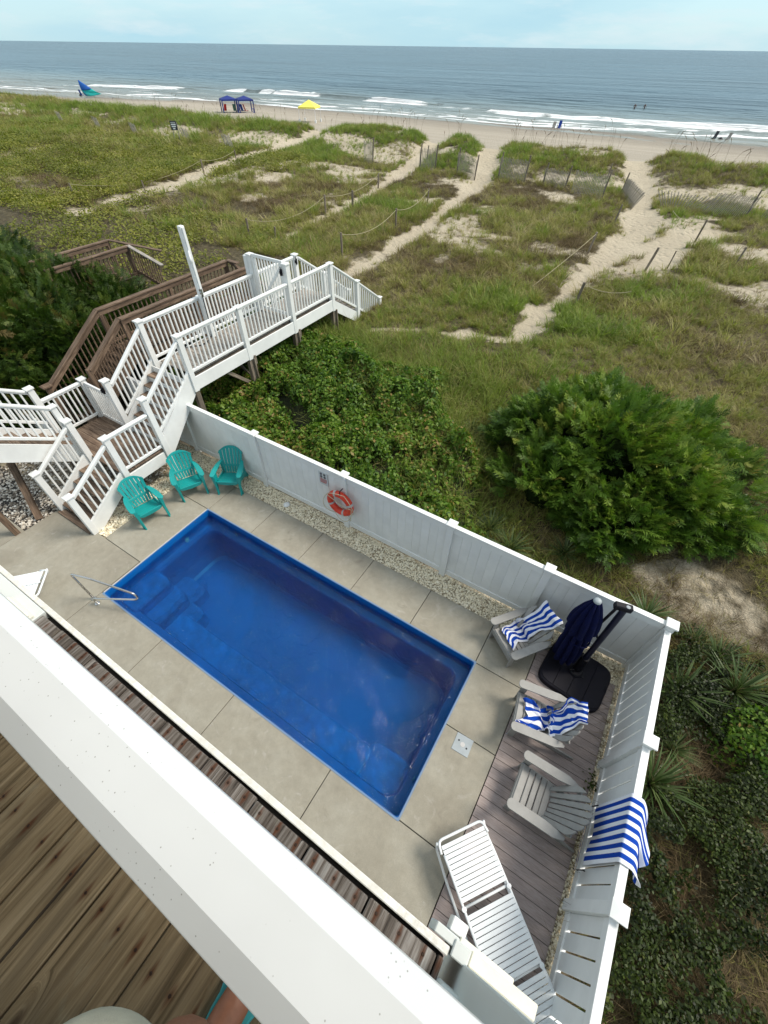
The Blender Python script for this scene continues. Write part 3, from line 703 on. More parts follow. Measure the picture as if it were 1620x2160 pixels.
# sign
sg = thing('pool_sign', 'small white notice with round pictograms and red lettering on the fence left of the ring', 'sign', (2.5,4.05,1.0))
blk('plate', sg, signm, (2.385,4.045,1.01),(2.615,4.052,1.37), .002)
for i,(dx,dz) in enumerate(((-.045,.30),(.045,.30),(-.045,.225),(.045,.225))):
    m = MB(); cx0, cz0 = 2.5+dx, 1.01+dz
    m.tube([(cx0+.028*math.cos(a),4.043,cz0+.028*math.sin(a)) for a in np.linspace(0,6.28,14)[:-1]], .004, 5, closed=True)
    m.box((cx0-.014,4.0405,cz0-.012),(cx0+.012,4.0445,cz0+.012)); m.build('pictogram', inkm, sg)
for i in range(4):
    m = MB(); z = 1.01+.155-i*.032; x = 2.415; rg = random.Random(i)
    while x < 2.585-.012*(i%2):
        wl = rg.uniform(.010,.030); m.box((x,4.0415,z),(min(x+wl,2.59),4.0445,z+.018)); x += wl+.006
    m.build('lettering', redink, sg)
# life ring
lr = thing('life_ring', 'orange red ring buoy with grey bands and cream rope hung on the fence post', 'ring buoy', (2.98,3.95,.81))
c0 = Vector((3.0,3.93,.82)); tilt = R(4)
def rp(a, r, off=0): return c0 + Vector((r*math.cos(a), -off + math.sin(tilt)*0, r*math.sin(a)))
m = MB(); m.tube([rp(a,.262) for a in np.linspace(0,2*math.pi,41)[:-1]], .072, 16, closed=True); m.build('ring', orange, lr, smooth=True)
for k in range(4):
    a0 = math.pi/2*k+.35; m = MB(); m.tube([rp(a,.262) for a in np.linspace(a0-.10,a0+.10,5)], .0745, 16, cap=False); m.build('band', greyband, lr, smooth=True)
m = MB()
knots = [math.pi/2*k+1.15 for k in range(4)]
for k in range(4):
    a0, a1 = knots[k], knots[k]+math.pi/2
    sag = [.03,.075,.05,.06][k]
    m.tube([rp(a0+(a1-a0)*t, .345+sag*math.sin(math.pi*t)-(.0), .035+.05*math.sin(math.pi*t)) + Vector((0,0,-.05*math.sin(math.pi*t))) for t in np.linspace(0,1,10)], .007, 6)
m.tube([rp(2.6,.33,.05)+Vector((0,-.02,0)), rp(1.9,.12,.09), rp(.3,.20,.10), rp(.1,.33,.06)], .008, 6)
m.tube([rp(.1,.33,.06), rp(-.1,.34,.1)+Vector((0,0,-.1)), rp(-.5,.36,.09)+Vector((0,0,-.12)), rp(-.8,.30,.09)], .007, 6)
m.build('rope', ropem, lr)
m = MB(); m.tube([(3.043,4.0,1.22),(3.043,3.9,1.22),(3.043,3.88,1.10),(3.043,3.87,1.12)], .012, 6); m.build('hook', blackpl, lr)
# ================================================================ railings
def rail_run(parent, p, q, h, mat, rw=.09, rh=.055, bot=.10, bw=.036, pitch=.118, off=.07, brm=None, cap=None, btop=None):
    # p, q: floor points under the two ends; vertical balusters between a top and a bottom rail
    p = Vector(p); q = Vector(q); d = q-p; hd = Vector((d.x,d.y,0)); Lh = hd.length; u = hd/Lh
    a = p + d*(off/Lh); b = q - d*(off/Lh); Z_ = Vector((0,0,1))
    bar('top_rail', parent, mat, a+Z_*(h-rh/2), b+Z_*(h-rh/2), rw, rh, c=.012)
    bar('under_rail', parent, mat, a+Z_*(h-rh-.017), b+Z_*(h-rh-.017), rw*.55, .034)
    bar('bottom_rail', parent, mat, a+Z_*bot, b+Z_*bot, .05, .06, c=.004)
    n = max(2, round(((b-a).xy.length)/pitch)); hh = h-rh-.03-bot-.02
    me = cbox_mesh('baluster', bw, bw, hh, mat, .004)
    ang = math.atan2(u.y, u.x)
    for i in range(1, n):
        c = a+(b-a)*(i/n)+Z_*(bot+.02+hh/2)
        link(bpy.data.objects.new('baluster', me), parent, Matrix.Translation(c) @ Matrix.Rotation(ang,4,'Z'))
wk = thing('dune_walkover', 'white railed boardwalk with steps rising from the pool yard and bridging the dune shrubs', 'boardwalk', (-2.2,5,0))
XR, XL = -1.57, -2.83; LZ, BZ = .85, 2.10
# lower stair
post(wk, XR, .85, -.05, 1.16); post(wk, XL, .87, -.05, 1.16)
post(wk, XR, 2.04, .25, 1.88); post(wk, XL, 1.97, .25, 1.86)
for x, y1 in ((XR, 2.04), (XL, 1.97)):
    rail_run(wk, (x,.85,.12), (x,y1,.84), .93, vinyl, bot=.13, pitch=.135)
    # closed stringer board
    m = MB(); fn = lambda a,b,c: (c,a,b)
    m.prism([(.80,-.02),(1.05,-.02),(y1+.02,.62),(y1+.02,.98),(.80,.22)], x-.02, x+.02, fn); m.build('stringer', vinyl_far, wk)
N5 = 5
for i in range(N5):
    z = LZ*(i+1)/(N5+0.0)-.0; 
    if i == N5-1: break
    y = .90+i*.235
    for k in range(2): blk('tread', wk, treadwood, (XL+.03, y+k*.128, z-.035),(XR-.03, y+k*.128+.122, z), .004)
blk('foot_board', wk, treadwood, (XL+.0,.74,-.02),(XR-.05,.89,.035), .004)
# landing
post(wk, XR, 3.12, -.05, 2.23); post(wk, XL, 3.10, .6, 2.27); post(wk, -4.02, 3.10, .3, 1.93); post(wk, -4.02, 2.03, .3, 2.22); post(wk, -2.96, 1.93, .3, 2.20, .11)
y = 2.0
while y < 3.10:
    o = bpy.data.objects.new('landing_board', cbox_mesh('landing_board', 2.44,.136,.035, treadwood, .004)); link(o, wk, Matrix.Translation((-2.79, y+.068, LZ-.018))); y += .1415
rail_run(wk, (XR,2.04,LZ), (XR,3.12,LZ), 1.0, vinyl, pitch=.12)
rail_run(wk, (-4.02,2.03,LZ), (-4.02,3.10,LZ), 1.0, vinyl, pitch=.12)
blk('fascia', wk, vinyl_far, (XR-.02,2.1,.48),(XR+.02,3.05,.78), .004)
blk('fascia', wk, vinyl_far, (-4.04,2.1,.52),(-4.00,3.05,.82), .004); blk('fascia', wk, vinyl_far, (-3.96,3.12,.52),(XL-.07,3.16,.82), .004)
# gate closing the back of the landing
gt = MB()
def gate(name, p, q, z0, h, mat, parent, diag=True):
    p = Vector((p[0],p[1],z0)); q = Vector((q[0],q[1],z0)); d = (q-p); Z_ = Vector((0,0,1))
    fr_ = bar(name, parent, mat, p+Z_*(h-.03), q+Z_*(h-.03), .045, .075)
    bar('gate_rail', fr_, mat, p+Z_*.06, q+Z_*.06, .045, .09)
    for e in (p+d.normalized()*.035, q-d.normalized()*.035): bar('gate_stile', fr_, mat, e+Z_*.1, e+Z_*(h-.07), .05, .07)
    n = round(d.length/.105)
    for i in range(1, n): c = p+d*(i/n); bar('baluster', fr_, mat, c+Z_*.1, c+Z_*(h-.06), .032, .032)
    if diag: bar('gate_brace', fr_, mat, p+Z_*.1+Vector((.0,-.03,0)), q+Z_*(h-.08)+Vector((.0,-.03,0)), .02, .07)
gate('gate', (-3.94,3.10), (-2.91,3.10), LZ+.03, .95, vinyl, wk, False)
# upper stair
n = 7
for x in (XR, XL):
    rail_run(wk, (x,3.12,LZ+.28), (x,4.42,BZ), .93 if x == XR else .93, vinyl, bot=.12, pitch=.118)
    m = MB(); fn = lambda a,b,c: (c,a,b)
    m.prism([(3.10,.62),(3.28,.62),(4.46,1.75),(4.46,2.20),(4.36,2.20),(3.10,1.06)], x-.02, x+.02, fn); m.build('stringer', vinyl_far, wk)
    m = MB(); m.prism([(3.16,1.10),(4.38,2.22),(4.38,2.26),(3.16,1.15)], x-.035, x+.035, fn); m.build('stringer_trim', vinyl, wk)
for i in range(n):
    z1 = LZ+(BZ-LZ)*(i+1)/n; y = 3.16+i*.182
    blk('riser', wk, vinyl_far, (XL+.03,y,z1-(BZ-LZ)/n),(XR-.03,y+.02,z1-.032), .002)
    if i < n-1: blk('tread', wk, treadwood, (XL+.03,y-.02,z1-.032),(XR-.03,y+.20,z1), .004)
# bridge
for y, zt in ((4.42,3.10),(6.23,3.10),(8.07,3.56),(9.90,3.10)): post(wk, XR, y, 1.72, zt)
for y, zt in ((4.39,3.13),(6.20,3.10),(8.07,3.58),(9.82,3.14)): post(wk, XL, y, 1.72, zt)
blk('post', wk, vinyl, (XL-.20,8.01,1.9),(XL-.08,8.13,3.5), .004)
for a, b in ((4.42,6.23),(6.23,8.07),(8.07,9.90)): rail_run(wk, (XR,a,BZ),(XR,b,BZ), .98, vinyl)
for a, b in ((4.39,6.20),(6.20,8.07),(8.07,9.82)): rail_run(wk, (XL,a,BZ),(XL,b,BZ), .98, vinyl)
for x in (XR+.035, XL-.035):
    for a, b in ((4.48,6.17),(6.29,8.01),(8.13,9.84)): blk('fascia', wk, vinyl_far, (x-.018,a,1.74),(x+.018,b,2.06), .004)
y = 4.50
while y < 9.85:
    o = bpy.data.objects.new('bridge_board', cbox_mesh('bridge_board', 1.13,.137,.032, bridgewood, .004)); link(o, wk, Matrix.Translation(((XL+XR)/2, y+.069, BZ-.016))); y += .1445
for x in (XR-.1, XL+.1, (XL+XR)/2): bar('joist', wk, greywood, (x,4.5,1.93),(x,9.9,1.93), .04, .22)
for x in (XR, XL):
    for y in (4.42,6.23,8.07,9.9): bar('timber_leg', wk, greywood, (x-.02,y,.2),(x-.02,y,1.74), .12, .12); 
    for y in (6.23,8.07,9.9): bar('leg_sister', wk, greywood, (x+.04,y+.08,.6),(x+.04,y+.08,1.74), .04, .12)
for y in (6.35, 8.2): bar('beam', wk, greywood, (XL-.1,y,1.68),(XR+.1,y,1.68), .05, .22)
bar('cross_brace', wk, greywood, (XR-.05,5.4,1.75),(XR-.05,6.3,.9), .04, .09); bar('cross_brace', wk, greywood, (XL,6.4,1.7),(XR,6.4,.8), .04, .09)
gate('gate', (XL+.09,8.07), (XR-.10,8.07), BZ+.05, 1.42, vinyl, wk, True)
# seaward stair: carries straight on from the bridge down to the sand
for x, pr_ in ((XR,((11.23,2.24),(12.60,1.30))),(XL,((11.15,2.28),(12.46,1.34)))):
    py, pz = 9.90, BZ
    for y, zt in pr_:
        post(wk, x, y, zt-1.25, zt); rail_run(wk, (x,py,pz),(x,y,zt-1.0), .96, vinyl, bot=.12); py, pz = y, zt-1.0
    m = MB(); fn = lambda a,b,c: (c,a,b)
    m.prism([(9.92,2.04),(9.92,1.70),(12.60,-.02),(12.60,.34)], x-.02, x+.02, fn); m.build('stringer', vinyl_far, wk)
for i in range(10):
    y = 9.98+i*.262; z = BZ-.02-(i+.6)*.172
    for k in range(2): blk('tread', wk, bridgewood, (XL+.04,y+k*.13,z-.03),(XR-.04,y+k*.13+.124,z), .004)
# gate latches
for (x,y,z) in ((-2.91,3.03,2.02),(-1.66,8.0,3.35),(-2.76,9.82,2.95)):
    m = MB(); m.box((x-.03,y-.05,z-.10),(x+.03,y-.005,z+.06)); m.box((x-.022,y-.075,z-.06),(x+.022,y-.045,z+.02)); m.tube([(x,y-.04,z+.05),(x,y-.04,z+.12)], .012, 8)
    m.build('gate_latch', blackpl, wk, bevel=.005)
# stair from the house side down to the landing (x -4.02 .. -2.95)
for i in range(9):
    y = 1.98-i*.255; z = LZ+(i+1)*.172
    blk('riser', wk, vinyl_far, (-3.98,y-.02,z-.172),(-2.99,y,z-.034), .002)
    if i < 8: blk('tread', wk, treadwood, (-3.98,y-.27,z-.034),(-2.99,y+.02,z), .004)
for x in (-2.96, -4.02):
    rail_run(wk, (x,1.98 if x > -3 else 2.03,LZ+.28),(x,-.35,LZ+1.85), .98, vinyl, bot=.14, pitch=.13)
    m = MB(); fn = lambda a,b,c: (c,a,b)
    m.prism([(1.98,.62),(1.98,1.10),(-.35,2.72),(-.35,2.25)], x-.02, x+.02, fn); m.build('stringer', vinyl_far, wk)
bar('stair_post', wk, brownwood, (-3.0,-.1,-.05),(-3.0,-.1,2.25), .12, .12)
bar('cross_brace', wk, brownwood, (-2.98,.40,.0),(-4.15,.95,1.25), .12, .12)
bar('timber_leg', wk, brownwood, (-4.0,1.9,-.1),(-4.0,1.9,.6), .12, .12)
# pale board screen under the stair
sc = thing('board_screen', 'pale upright boards screening the space under the left stair above the pebbles', 'screen', (-4.8,1.6,0))
for i in range(12):
    x = -6.3+i*.17; blk('board', sc, vinyl_far if i%3 else cream_paint, (x,1.95+.06*0,.02),(x+.135,1.97,1.15), .004)
blk('screen_rail', sc, vinyl_far, (-6.35,1.975,.9),(-4.2,2.02,1.0)); blk('screen_rail', sc, vinyl_far, (-6.35,1.93,.0),(-4.2,1.948,.10))
# rinse post on the bridge
sp = thing('shower_post', 'tall white rinse post with a hooked spray head and black hose on the bridge', 'shower', (-2.70,6.10,BZ))
blk('post', sp, vinyl, (-2.755,6.075,BZ),(-2.645,6.185,4.60), .006); blk('side_channel', sp, vinyl, (-2.645,6.10,BZ),(-2.615,6.16,4.58), .003)
m = MB(); m.tube([(-2.61,6.1,4.1),(-2.56,6.05,4.14),(-2.50,6.0,4.02),(-2.48,5.98,3.92)], [.015,.018,.022,.035], 8); m.build('spray_head', vinyl, sp, smooth=True)
m = MB(); m.tube(arc([(-2.60,6.09,3.18),(-2.55,6.06,3.15),(-2.57,6.05,2.6),(-2.45,5.9,2.2),(-2.5,5.6,2.12),(-2.7,5.3,2.13),(-2.72,4.95,2.16)], .08), .012, 6); m.build('hose', blackpl, sp)
m = MB(); m.box((-2.625,6.06,3.12),(-2.58,6.12,3.30)); m.tube([(-2.6,6.05,3.25),(-2.54,6.05,3.25)], .012, 6); m.build('tap', steel, sp)

# ================================================================ brown neighbour walkways
def brown_walk(name, label, x0, x1, ys, zr, ylen, down):
    t = thing(name, label, 'boardwalk', ((x0+x1)/2, ys, 0))
    fz = zr-.92
    for x in (x0, x1):
        # long level rail
        bar('rail_cap', t, brownwood, (x,ys,zr),(x,ys+ylen,zr), .14, .038); bar('side_rail', t, brownwood, (x+.03,ys,zr-.08),(x+.03,ys+ylen,zr-.08), .035, .11)
        bar('bottom_rail', t, brownwood, (x+.03,ys,fz+.12),(x+.03,ys+ylen,fz+.12), .035, .08)
        n = int(ylen/.135)
        me = cbox_mesh('baluster', .032, .032, .84, brownwood, .003)
        for i in range(1, n): link(bpy.data.objects.new('baluster', me), t, Matrix.Translation((x-.01, ys+ylen*i/n, zr-.44)))
        for k in range(3): bar('post', t, brownwood, (x,ys+.05+(ylen-.1)*k/2,.3),(x,ys+.05+(ylen-.1)*k/2,zr-.02), .09, .09)
        bar('fascia', t, brownwood, (x-.05,ys,fz-.12),(x-.05,ys+ylen,fz-.12), .035, .22)
    y = ys
    while y < ys+ylen:
        o = bpy.data.objects.new('walk_board', cbox_mesh('walk_board', x1-x0-.1,.137,.032, brownwood, .004)); link(o, t, Matrix.Translation(((x0+x1)/2, y+.069, fz))); y += .146
    return t, fz
bwk, bfz = brown_walk('brown_walkover', 'weathered brown timber boardwalk and stair beside the white one', -4.77, -3.84, 4.50, 2.85, 4.35, True)
# its stair towards the house
for x, yb, zb in ((-4.77,2.60,1.66),(-3.88,3.32,2.06)):
    p = Vector((x,yb,zb)); q = Vector((x,4.50,2.85))
    bar('rail_cap', bwk, brownwood, p, q, .14, .038); bar('side_rail', bwk, brownwood, p+Vector((.03,0,-.08)), q+Vector((.03,0,-.08)), .035, .11)
    n = 15; me = cbox_mesh('baluster', .032, .032, .80, brownwood, .003)
    for i in range(1, n): link(bpy.data.objects.new('baluster', me), bwk, Matrix.Translation(p+(q-p)*(i/n)+Vector((-.01,0,-.45))))
    bar('post', bwk, brownwood, (x,yb-.02,.0),(x,yb-.02,zb+.03), .10, .10); bar('stringer', bwk, brownwood, p+Vector((0,0,-.95)), q+Vector((0,0,-.95)), .04, .26)
blk('newel_top', bwk, brownwood, (-4.87,2.46,1.69),(-4.67,2.68,1.73))
for i in range(10):
    t_ = i/10; y = 2.8+1.7*t_; z = .78+1.15*t_
    blk('tread', bwk, brownwood, (-4.72,y-.02,z-.03),(-4.12,y+.22,z), .004); blk('riser', bwk, greywood, (-4.72,y+.2,z),(-4.12,y+.22,z+.09), .002)
# end return and short stair to the right at the far end
bar('rail_cap', bwk, brownwood, (-4.77,8.88,2.85),(-4.30,8.88,2.85), .14, .038)
bar('rail_cap', bwk, brownwood, (-4.77,8.88,2.85),(-3.2,9.05,2.25), .12, .035); bar('side_rail', bwk, brownwood, (-4.77,8.88,2.1),(-3.2,9.05,1.5), .04, .1)
me = cbox_mesh('baluster', .032, .032, .74, brownwood, .003)
for i in range(1,11): link(bpy.data.objects.new('baluster', me), bwk, Matrix.Translation((-4.77+1.57*i/11, 8.88+.17*i/11, 2.45-.6*i/11)))
fwk, ffz = brown_walk('brown_walkover', 'farther brown timber boardwalk half buried in the dark hedge at left', -9.52, -8.45, 5.3, 2.85, 2.75, False)
bar('rail_cap', fwk, palewood, (-8.45,8.05,2.86),(-7.0,8.1,2.52), .12, .035); bar('rail_cap', fwk, palewood, (-9.52,8.05,2.86),(-10.2,9.0,2.4), .12, .035)
bar('side_rail', fwk, brownwood, (-8.45,8.05,2.1),(-7.0,8.1,1.75), .04, .1)
for i in range(1,11): link(bpy.data.objects.new('baluster', me), fwk, Matrix.Translation((-8.45+1.4*i/11, 8.07, 2.45-.33*i/11)))
bar('rail_cap', fwk, brownwood, (-9.52,8.05,2.86),(-8.1,8.95,2.55), .12, .035)

# ================================================================ balcony under the camera
DZ = CAM.z-1.8
def balcony_wood():
    # boards along x of the piece; grain lines, knots, dark ends greyer where the rain reaches
    t = NT('balcony_board_wood'); v = t.obj((1.0,26,26)); vk = t.obj((2.2,7,7)); v0 = t.new('ShaderNodeTexCoord').outputs['Object']
    kn = t.new('ShaderNodeTexVoronoi'); kn.inputs['Scale'].default_value = 1.0; t.l.new(vk, kn.inputs['Vector'])
    kd = t.ramp(kn.outputs['Distance'], [(.0, 1.), (.28, 0.)])
    sx = t.new('ShaderNodeSeparateXYZ'); t.l.new(v0, sx.inputs[0])
    warp = t.new('ShaderNodeVectorMath', operation='ADD'); cmb = t.new('ShaderNodeCombineXYZ'); t.l.new(t.math('MULTIPLY', kd, 2.2), cmb.inputs[1])
    t.l.new(v, warp.inputs[0]); t.l.new(cmb.outputs[0], warp.inputs[1])
    g = t.noise(warp.outputs[0], 1.6, 7, .66, .8); g2 = t.noise(t.obj((.8,9,9)), 2.0, 3, .5, .6); fine = t.noise(t.obj((3,160,160)), 1.5, 2)
    inner = t.ramp(g, [(.30, (0.0742,0.0535,0.0276)), (.44, (0.1669,0.1209,0.0677)), (.56, (0.2287,0.1720,0.1006)), (.72, (0.3215,0.2500,0.1540))])
    outer = t.ramp(g, [(.36, (0.0343,0.0281,0.0235)), (.47, (0.1078,0.0918,0.0784)), (.58, (0.1960,0.1782,0.1624)), (.72, (0.3038,0.2970,0.2800))])
    end = t.ramp(t.math('MULTIPLY_ADD', sx.outputs[0], 1.0, -1.22), [(0., 0.), (.12, 1.)])
    c = t.mix(end, inner, outer); c = t.mix(t.ramp(g2, [(.36,.35),(.5,0.)]), c, (.05,.036,.024)); c = t.mix(.4, c, t.ramp(fine, [(.3,.7),(.7,1.25)]), 'MULTIPLY')
    crack = t.ramp(t.noise(t.obj((.5,30,30)), 1.0, 2, .5, .3), [(.30, 1.), (.335, 0.)]); c = t.mix(t.math('MULTIPLY', crack, .85), c, (.02,.014,.01))
    lich = t.ramp(t.noise(t.obj((3,6,6)), 1.2, 5, .7), [(.60,0.),(.74,.35)]); c = t.mix(lich, c, (.30,.30,.22))
    c = t.mix(t.ramp(kn.outputs['Distance'], [(.05, .8), (.12, 0.)]), c, (.045,.025,.014))
    c = t.mix(1, c, t.math('MULTIPLY_ADD', t.rnd(), .3, .85), 'MULTIPLY')
    # rust bleeding along the grain from the screw rows
    for sy in (-.082,.0,.082):
        dy = t.math('ABSOLUTE', t.math('SUBTRACT', sx.outputs[1], sy))
        for s0 in (1.478,1.03,.6):
            dx = t.math('ABSOLUTE', t.math('SUBTRACT', sx.outputs[0], s0))
            d = t.math('ADD', t.math('MULTIPLY', dx, 18), t.math('MULTIPLY', dy, 75))
            c = t.mix(t.ramp(t.math('ADD', d, t.math('MULTIPLY', t.math('SUBTRACT', g, .5), 1.4)), [(.25, .85), (1., 0.)]), c, (.075,.026,.010))
    h = t.math('SUBTRACT', t.math('ADD', g, t.math('MULTIPLY', fine, .3)), crack); t.bump(h, .8, .006)
    return t.done(c, .78, 0, .2)
balwood = balcony_wood()
bal = thing('balcony_deck', 'weathered wide plank balcony floor with rusty screws behind the white handrail', 'balcony', (CAM.x-.8, CAM.y-1.5, DZ))
BW = .2419; x0b = CAM.x-.0072*1.8
yE = CAM.y-.030; LB = 3.0
k0 = -8; xs_ = []
bme = cbox_mesh('plank', LB, BW-.007, .038, balwood, .004)
sm = MB(); sm.lathe([(0,.0015),(.0035,.0015),(.0048,0)], 10); scr = sm.mesh('screw', simple('rusty_screw', (.05,.028,.018), .6, .3, 90, 0, metal=.6))
for k in range(-8, 2):
    xa = x0b + k*BW; xc = xa+BW/2
    if k == 1: xa2 = CAM.x+.25; 
    me_ = bme
    if k == 1:
        wd_ = CAM.x+.25-xa; me_ = cbox_mesh('plank', LB, wd_-.004, .038, balwood, .004); xc = xa+wd_/2
    if k == -8: pass
    if xa < CAM.x-1.855-.02:
        wd_ = xa+BW-(CAM.x-1.85); 
        if wd_ < .02: continue
        me_ = cbox_mesh('plank', LB, wd_-.004, .038, balwood, .004); xc = xa+BW-wd_/2
    jig = random.uniform(-.006,.003)
    p = inst('plank', me_, bal, Matrix.Translation((xc, yE-LB/2+jig, DZ-.019)) @ Matrix.Rotation(R(90),4,'Z'))
    if me_ == bme:
        for sx_ in (-.082,.0,.082):
            for s0 in (1.478,1.03,.6):
                inst('screw', scr, p, Matrix.Translation((xc-sx_, yE-LB/2+jig+s0, DZ+.0005)))
# planks farther left run on below the neighbouring column base
for k in range(-14,-8):
    xa = x0b+k*BW; inst('plank', cbox_mesh('plank', LB-.2, BW-.007, .038, balwood, .004), bal, Matrix.Translation((xa+BW/2, yE-.2-(LB-.2)/2, DZ-.019)) @ Matrix.Rotation(R(90),4,'Z'))
for k in range(2,5):
    xa = x0b+k*BW+.02; inst('plank', cbox_mesh('plank', LB-.3, BW-.007, .038, balwood, .004), bal, Matrix.Translation((xa+BW/2, yE-.3-(LB-.3)/2, DZ-.019)) @ Matrix.Rotation(R(90),4,'Z'))
blk('band_joist', bal, jointmat, (CAM.x-3.6,yE-.06,DZ-.30),(CAM.x+.25,CAM.y-.0215,DZ-.042))
for i in range(10): bar('joist', bal, greywood, (CAM.x-3.4+i*.40,yE-.062,DZ-.15),(CAM.x-3.4+i*.40,yE-3,DZ-.15), .04, .2)
# outer fascia board standing a finger's breadth off the plank ends
blk('fascia', bal, trim_paint, (CAM.x-4.2, CAM.y-.0113*1.8+.001, DZ-.26),(CAM.x+.254, CAM.y+.0045, DZ+.0), .003)
# guard rail: bevelled cap and balusters below
gr_ = thing('balcony_railing', 'broad white vinyl handrail flecked with dirt, crossing the near corner of the view', 'railing', (CAM.x-.8, CAM.y-.08, DZ))
zt = CAM.z-.75; xA, xB = CAM.x-3.6, CAM.x+2.2
pf = [(-.174,-.022),(-.139,0),(-.070,0),(-.0350,-.020),(-.0343,-.034),(-.040,-.044),(-.168,-.044),(-.1745,-.034)]
m = MB(); m.prism([(CAM.y+a, zt+b) for a,b in pf], xA, xB, lambda a,b,c: (c,a,b)); m.build('rail_cap', rail_vinyl, gr_, bevel=.0018, seg=2)
bar('under_rail', gr_, vinyl, (xA,CAM.y-.104,zt-.075),(xB,CAM.y-.104,zt-.075), .045, .06)
bar('bottom_rail', gr_, vinyl, (xA,CAM.y-.104,DZ+.10),(CAM.x+.2,CAM.y-.104,DZ+.10), .028, .05)
me = cbox_mesh('baluster', .028, .028, .86, vinyl, .003)
x = xA+.1
while x < CAM.x+.2: inst('baluster', me, gr_, Matrix.Translation((x,CAM.y-.104,DZ+.54))); x += .12
# column bases at both ends
cb = thing('porch_column', 'grey shaded porch column with stepped mouldings at the right end of the planks', 'column', (CAM.x+.45, CAM.y-.1, DZ))
cx1, cy1 = CAM.x+.30, CAM.y-.004
blk('shaft', cb, column_grey, (cx1,cy1-.30,DZ-.4),(cx1+.30,cy1,DZ+2.6), .004)
blk('shaft_panel', cb, column_grey, (cx1-.006,cy1-.235,DZ-.0),(cx1+.0,cy1-.115,DZ+2.6), .003)
for i,(e,h) in enumerate(((.052,.10),(.038,.135),(.022,.17),(.012,.20))):
    blk('base_moulding', cb, column_grey, (cx1-e,cy1-.30-e,DZ-.02-.0001*i),(cx1+.2,cy1-.085+e*.4,DZ+h), .006)
cf = thing('cream_fascia', 'stepped cream painted fascia boards running right beyond the column above the lounge chair', 'fascia', (CAM.x+.4, CAM.y+.03, DZ))
blk('end_block', cf, column_grey, (CAM.x+.195,CAM.y+.0085,DZ-.20),(CAM.x+.27,CAM.y+.036,DZ+.004), .003)
blk('end_block', cf, column_grey, (CAM.x+.2585,CAM.y-.012,DZ-.20),(CAM.x+.31,CAM.y+.031,DZ+.012), .003)
blk('cap_board', cf, vinyl, (CAM.x+.235,CAM.y+.038,DZ-.10),(CAM.x+.285,CAM.y+.075,DZ-.012), .003)
blk('cap_board', cf, cream_paint, (CAM.x+.272,CAM.y+.004,DZ-.24),(CAM.x+.44,CAM.y+.0445,DZ-.004), .003)
blk('cap_board', cf, cream_paint, (CAM.x+.312,CAM.y-.004,DZ-.24),(CAM.x+.512,CAM.y+.0335,DZ+.006), .003)
lc = thing('porch_column', 'pale flat column plinth with a ribbed moulding at the left end of the planks', 'column', (CAM.x-2.2, CAM.y-.2, DZ))
blk('plinth', lc, column_grey, (CAM.x-2.6,CAM.y-.45,DZ-.20),(CAM.x-1.852,CAM.y-.0215,DZ+.006), .003)
blk('shaft', lc, column_grey, (CAM.x-2.66,CAM.y-.4,DZ+.0),(CAM.x-2.36,CAM.y-.10,DZ+2.6), .004)
for i,(e,h) in enumerate(((.0,.022),(.010,.036),(.022,.05))):
    blk('base_moulding', lc, cream_paint, (CAM.x-2.045,CAM.y-.20,DZ+.004),(CAM.x-1.86-e*.6,CAM.y-.060-e,DZ+h), .004)

# porch roof and house wall that the columns belong to, over and behind the balcony
pr = thing('porch_roof', 'flat white soffit of the porch roof above the balcony, held by the columns', 'roof', (CAM.x-.7, CAM.y-1.6, DZ+2.6))
blk('soffit', pr, vinyl_far, (CAM.x-4.2,CAM.y-3.3,DZ+2.58),(CAM.x+2.6,CAM.y+.28,DZ+2.66), .01)
blk('eave_fascia', pr, vinyl_far, (CAM.x-4.2,CAM.y+.285,DZ+2.50),(CAM.x+2.6,CAM.y+.32,DZ+2.86), .01)
hw_ = thing('house_wall', 'pale clapboard house wall behind the balcony', 'wall', (CAM.x-.7, CAM.y-3.3, 0))
sid = simple('pale_siding', (.50,.53,.52), .6, .06, 3, .02, 60)
z = -.1
while z < DZ+2.5:
    blk('clapboard', hw_, sid, (CAM.x-6.5,CAM.y-3.42,z),(CAM.x+2.4,CAM.y-3.32+.0,z+.148), .006); z += .15
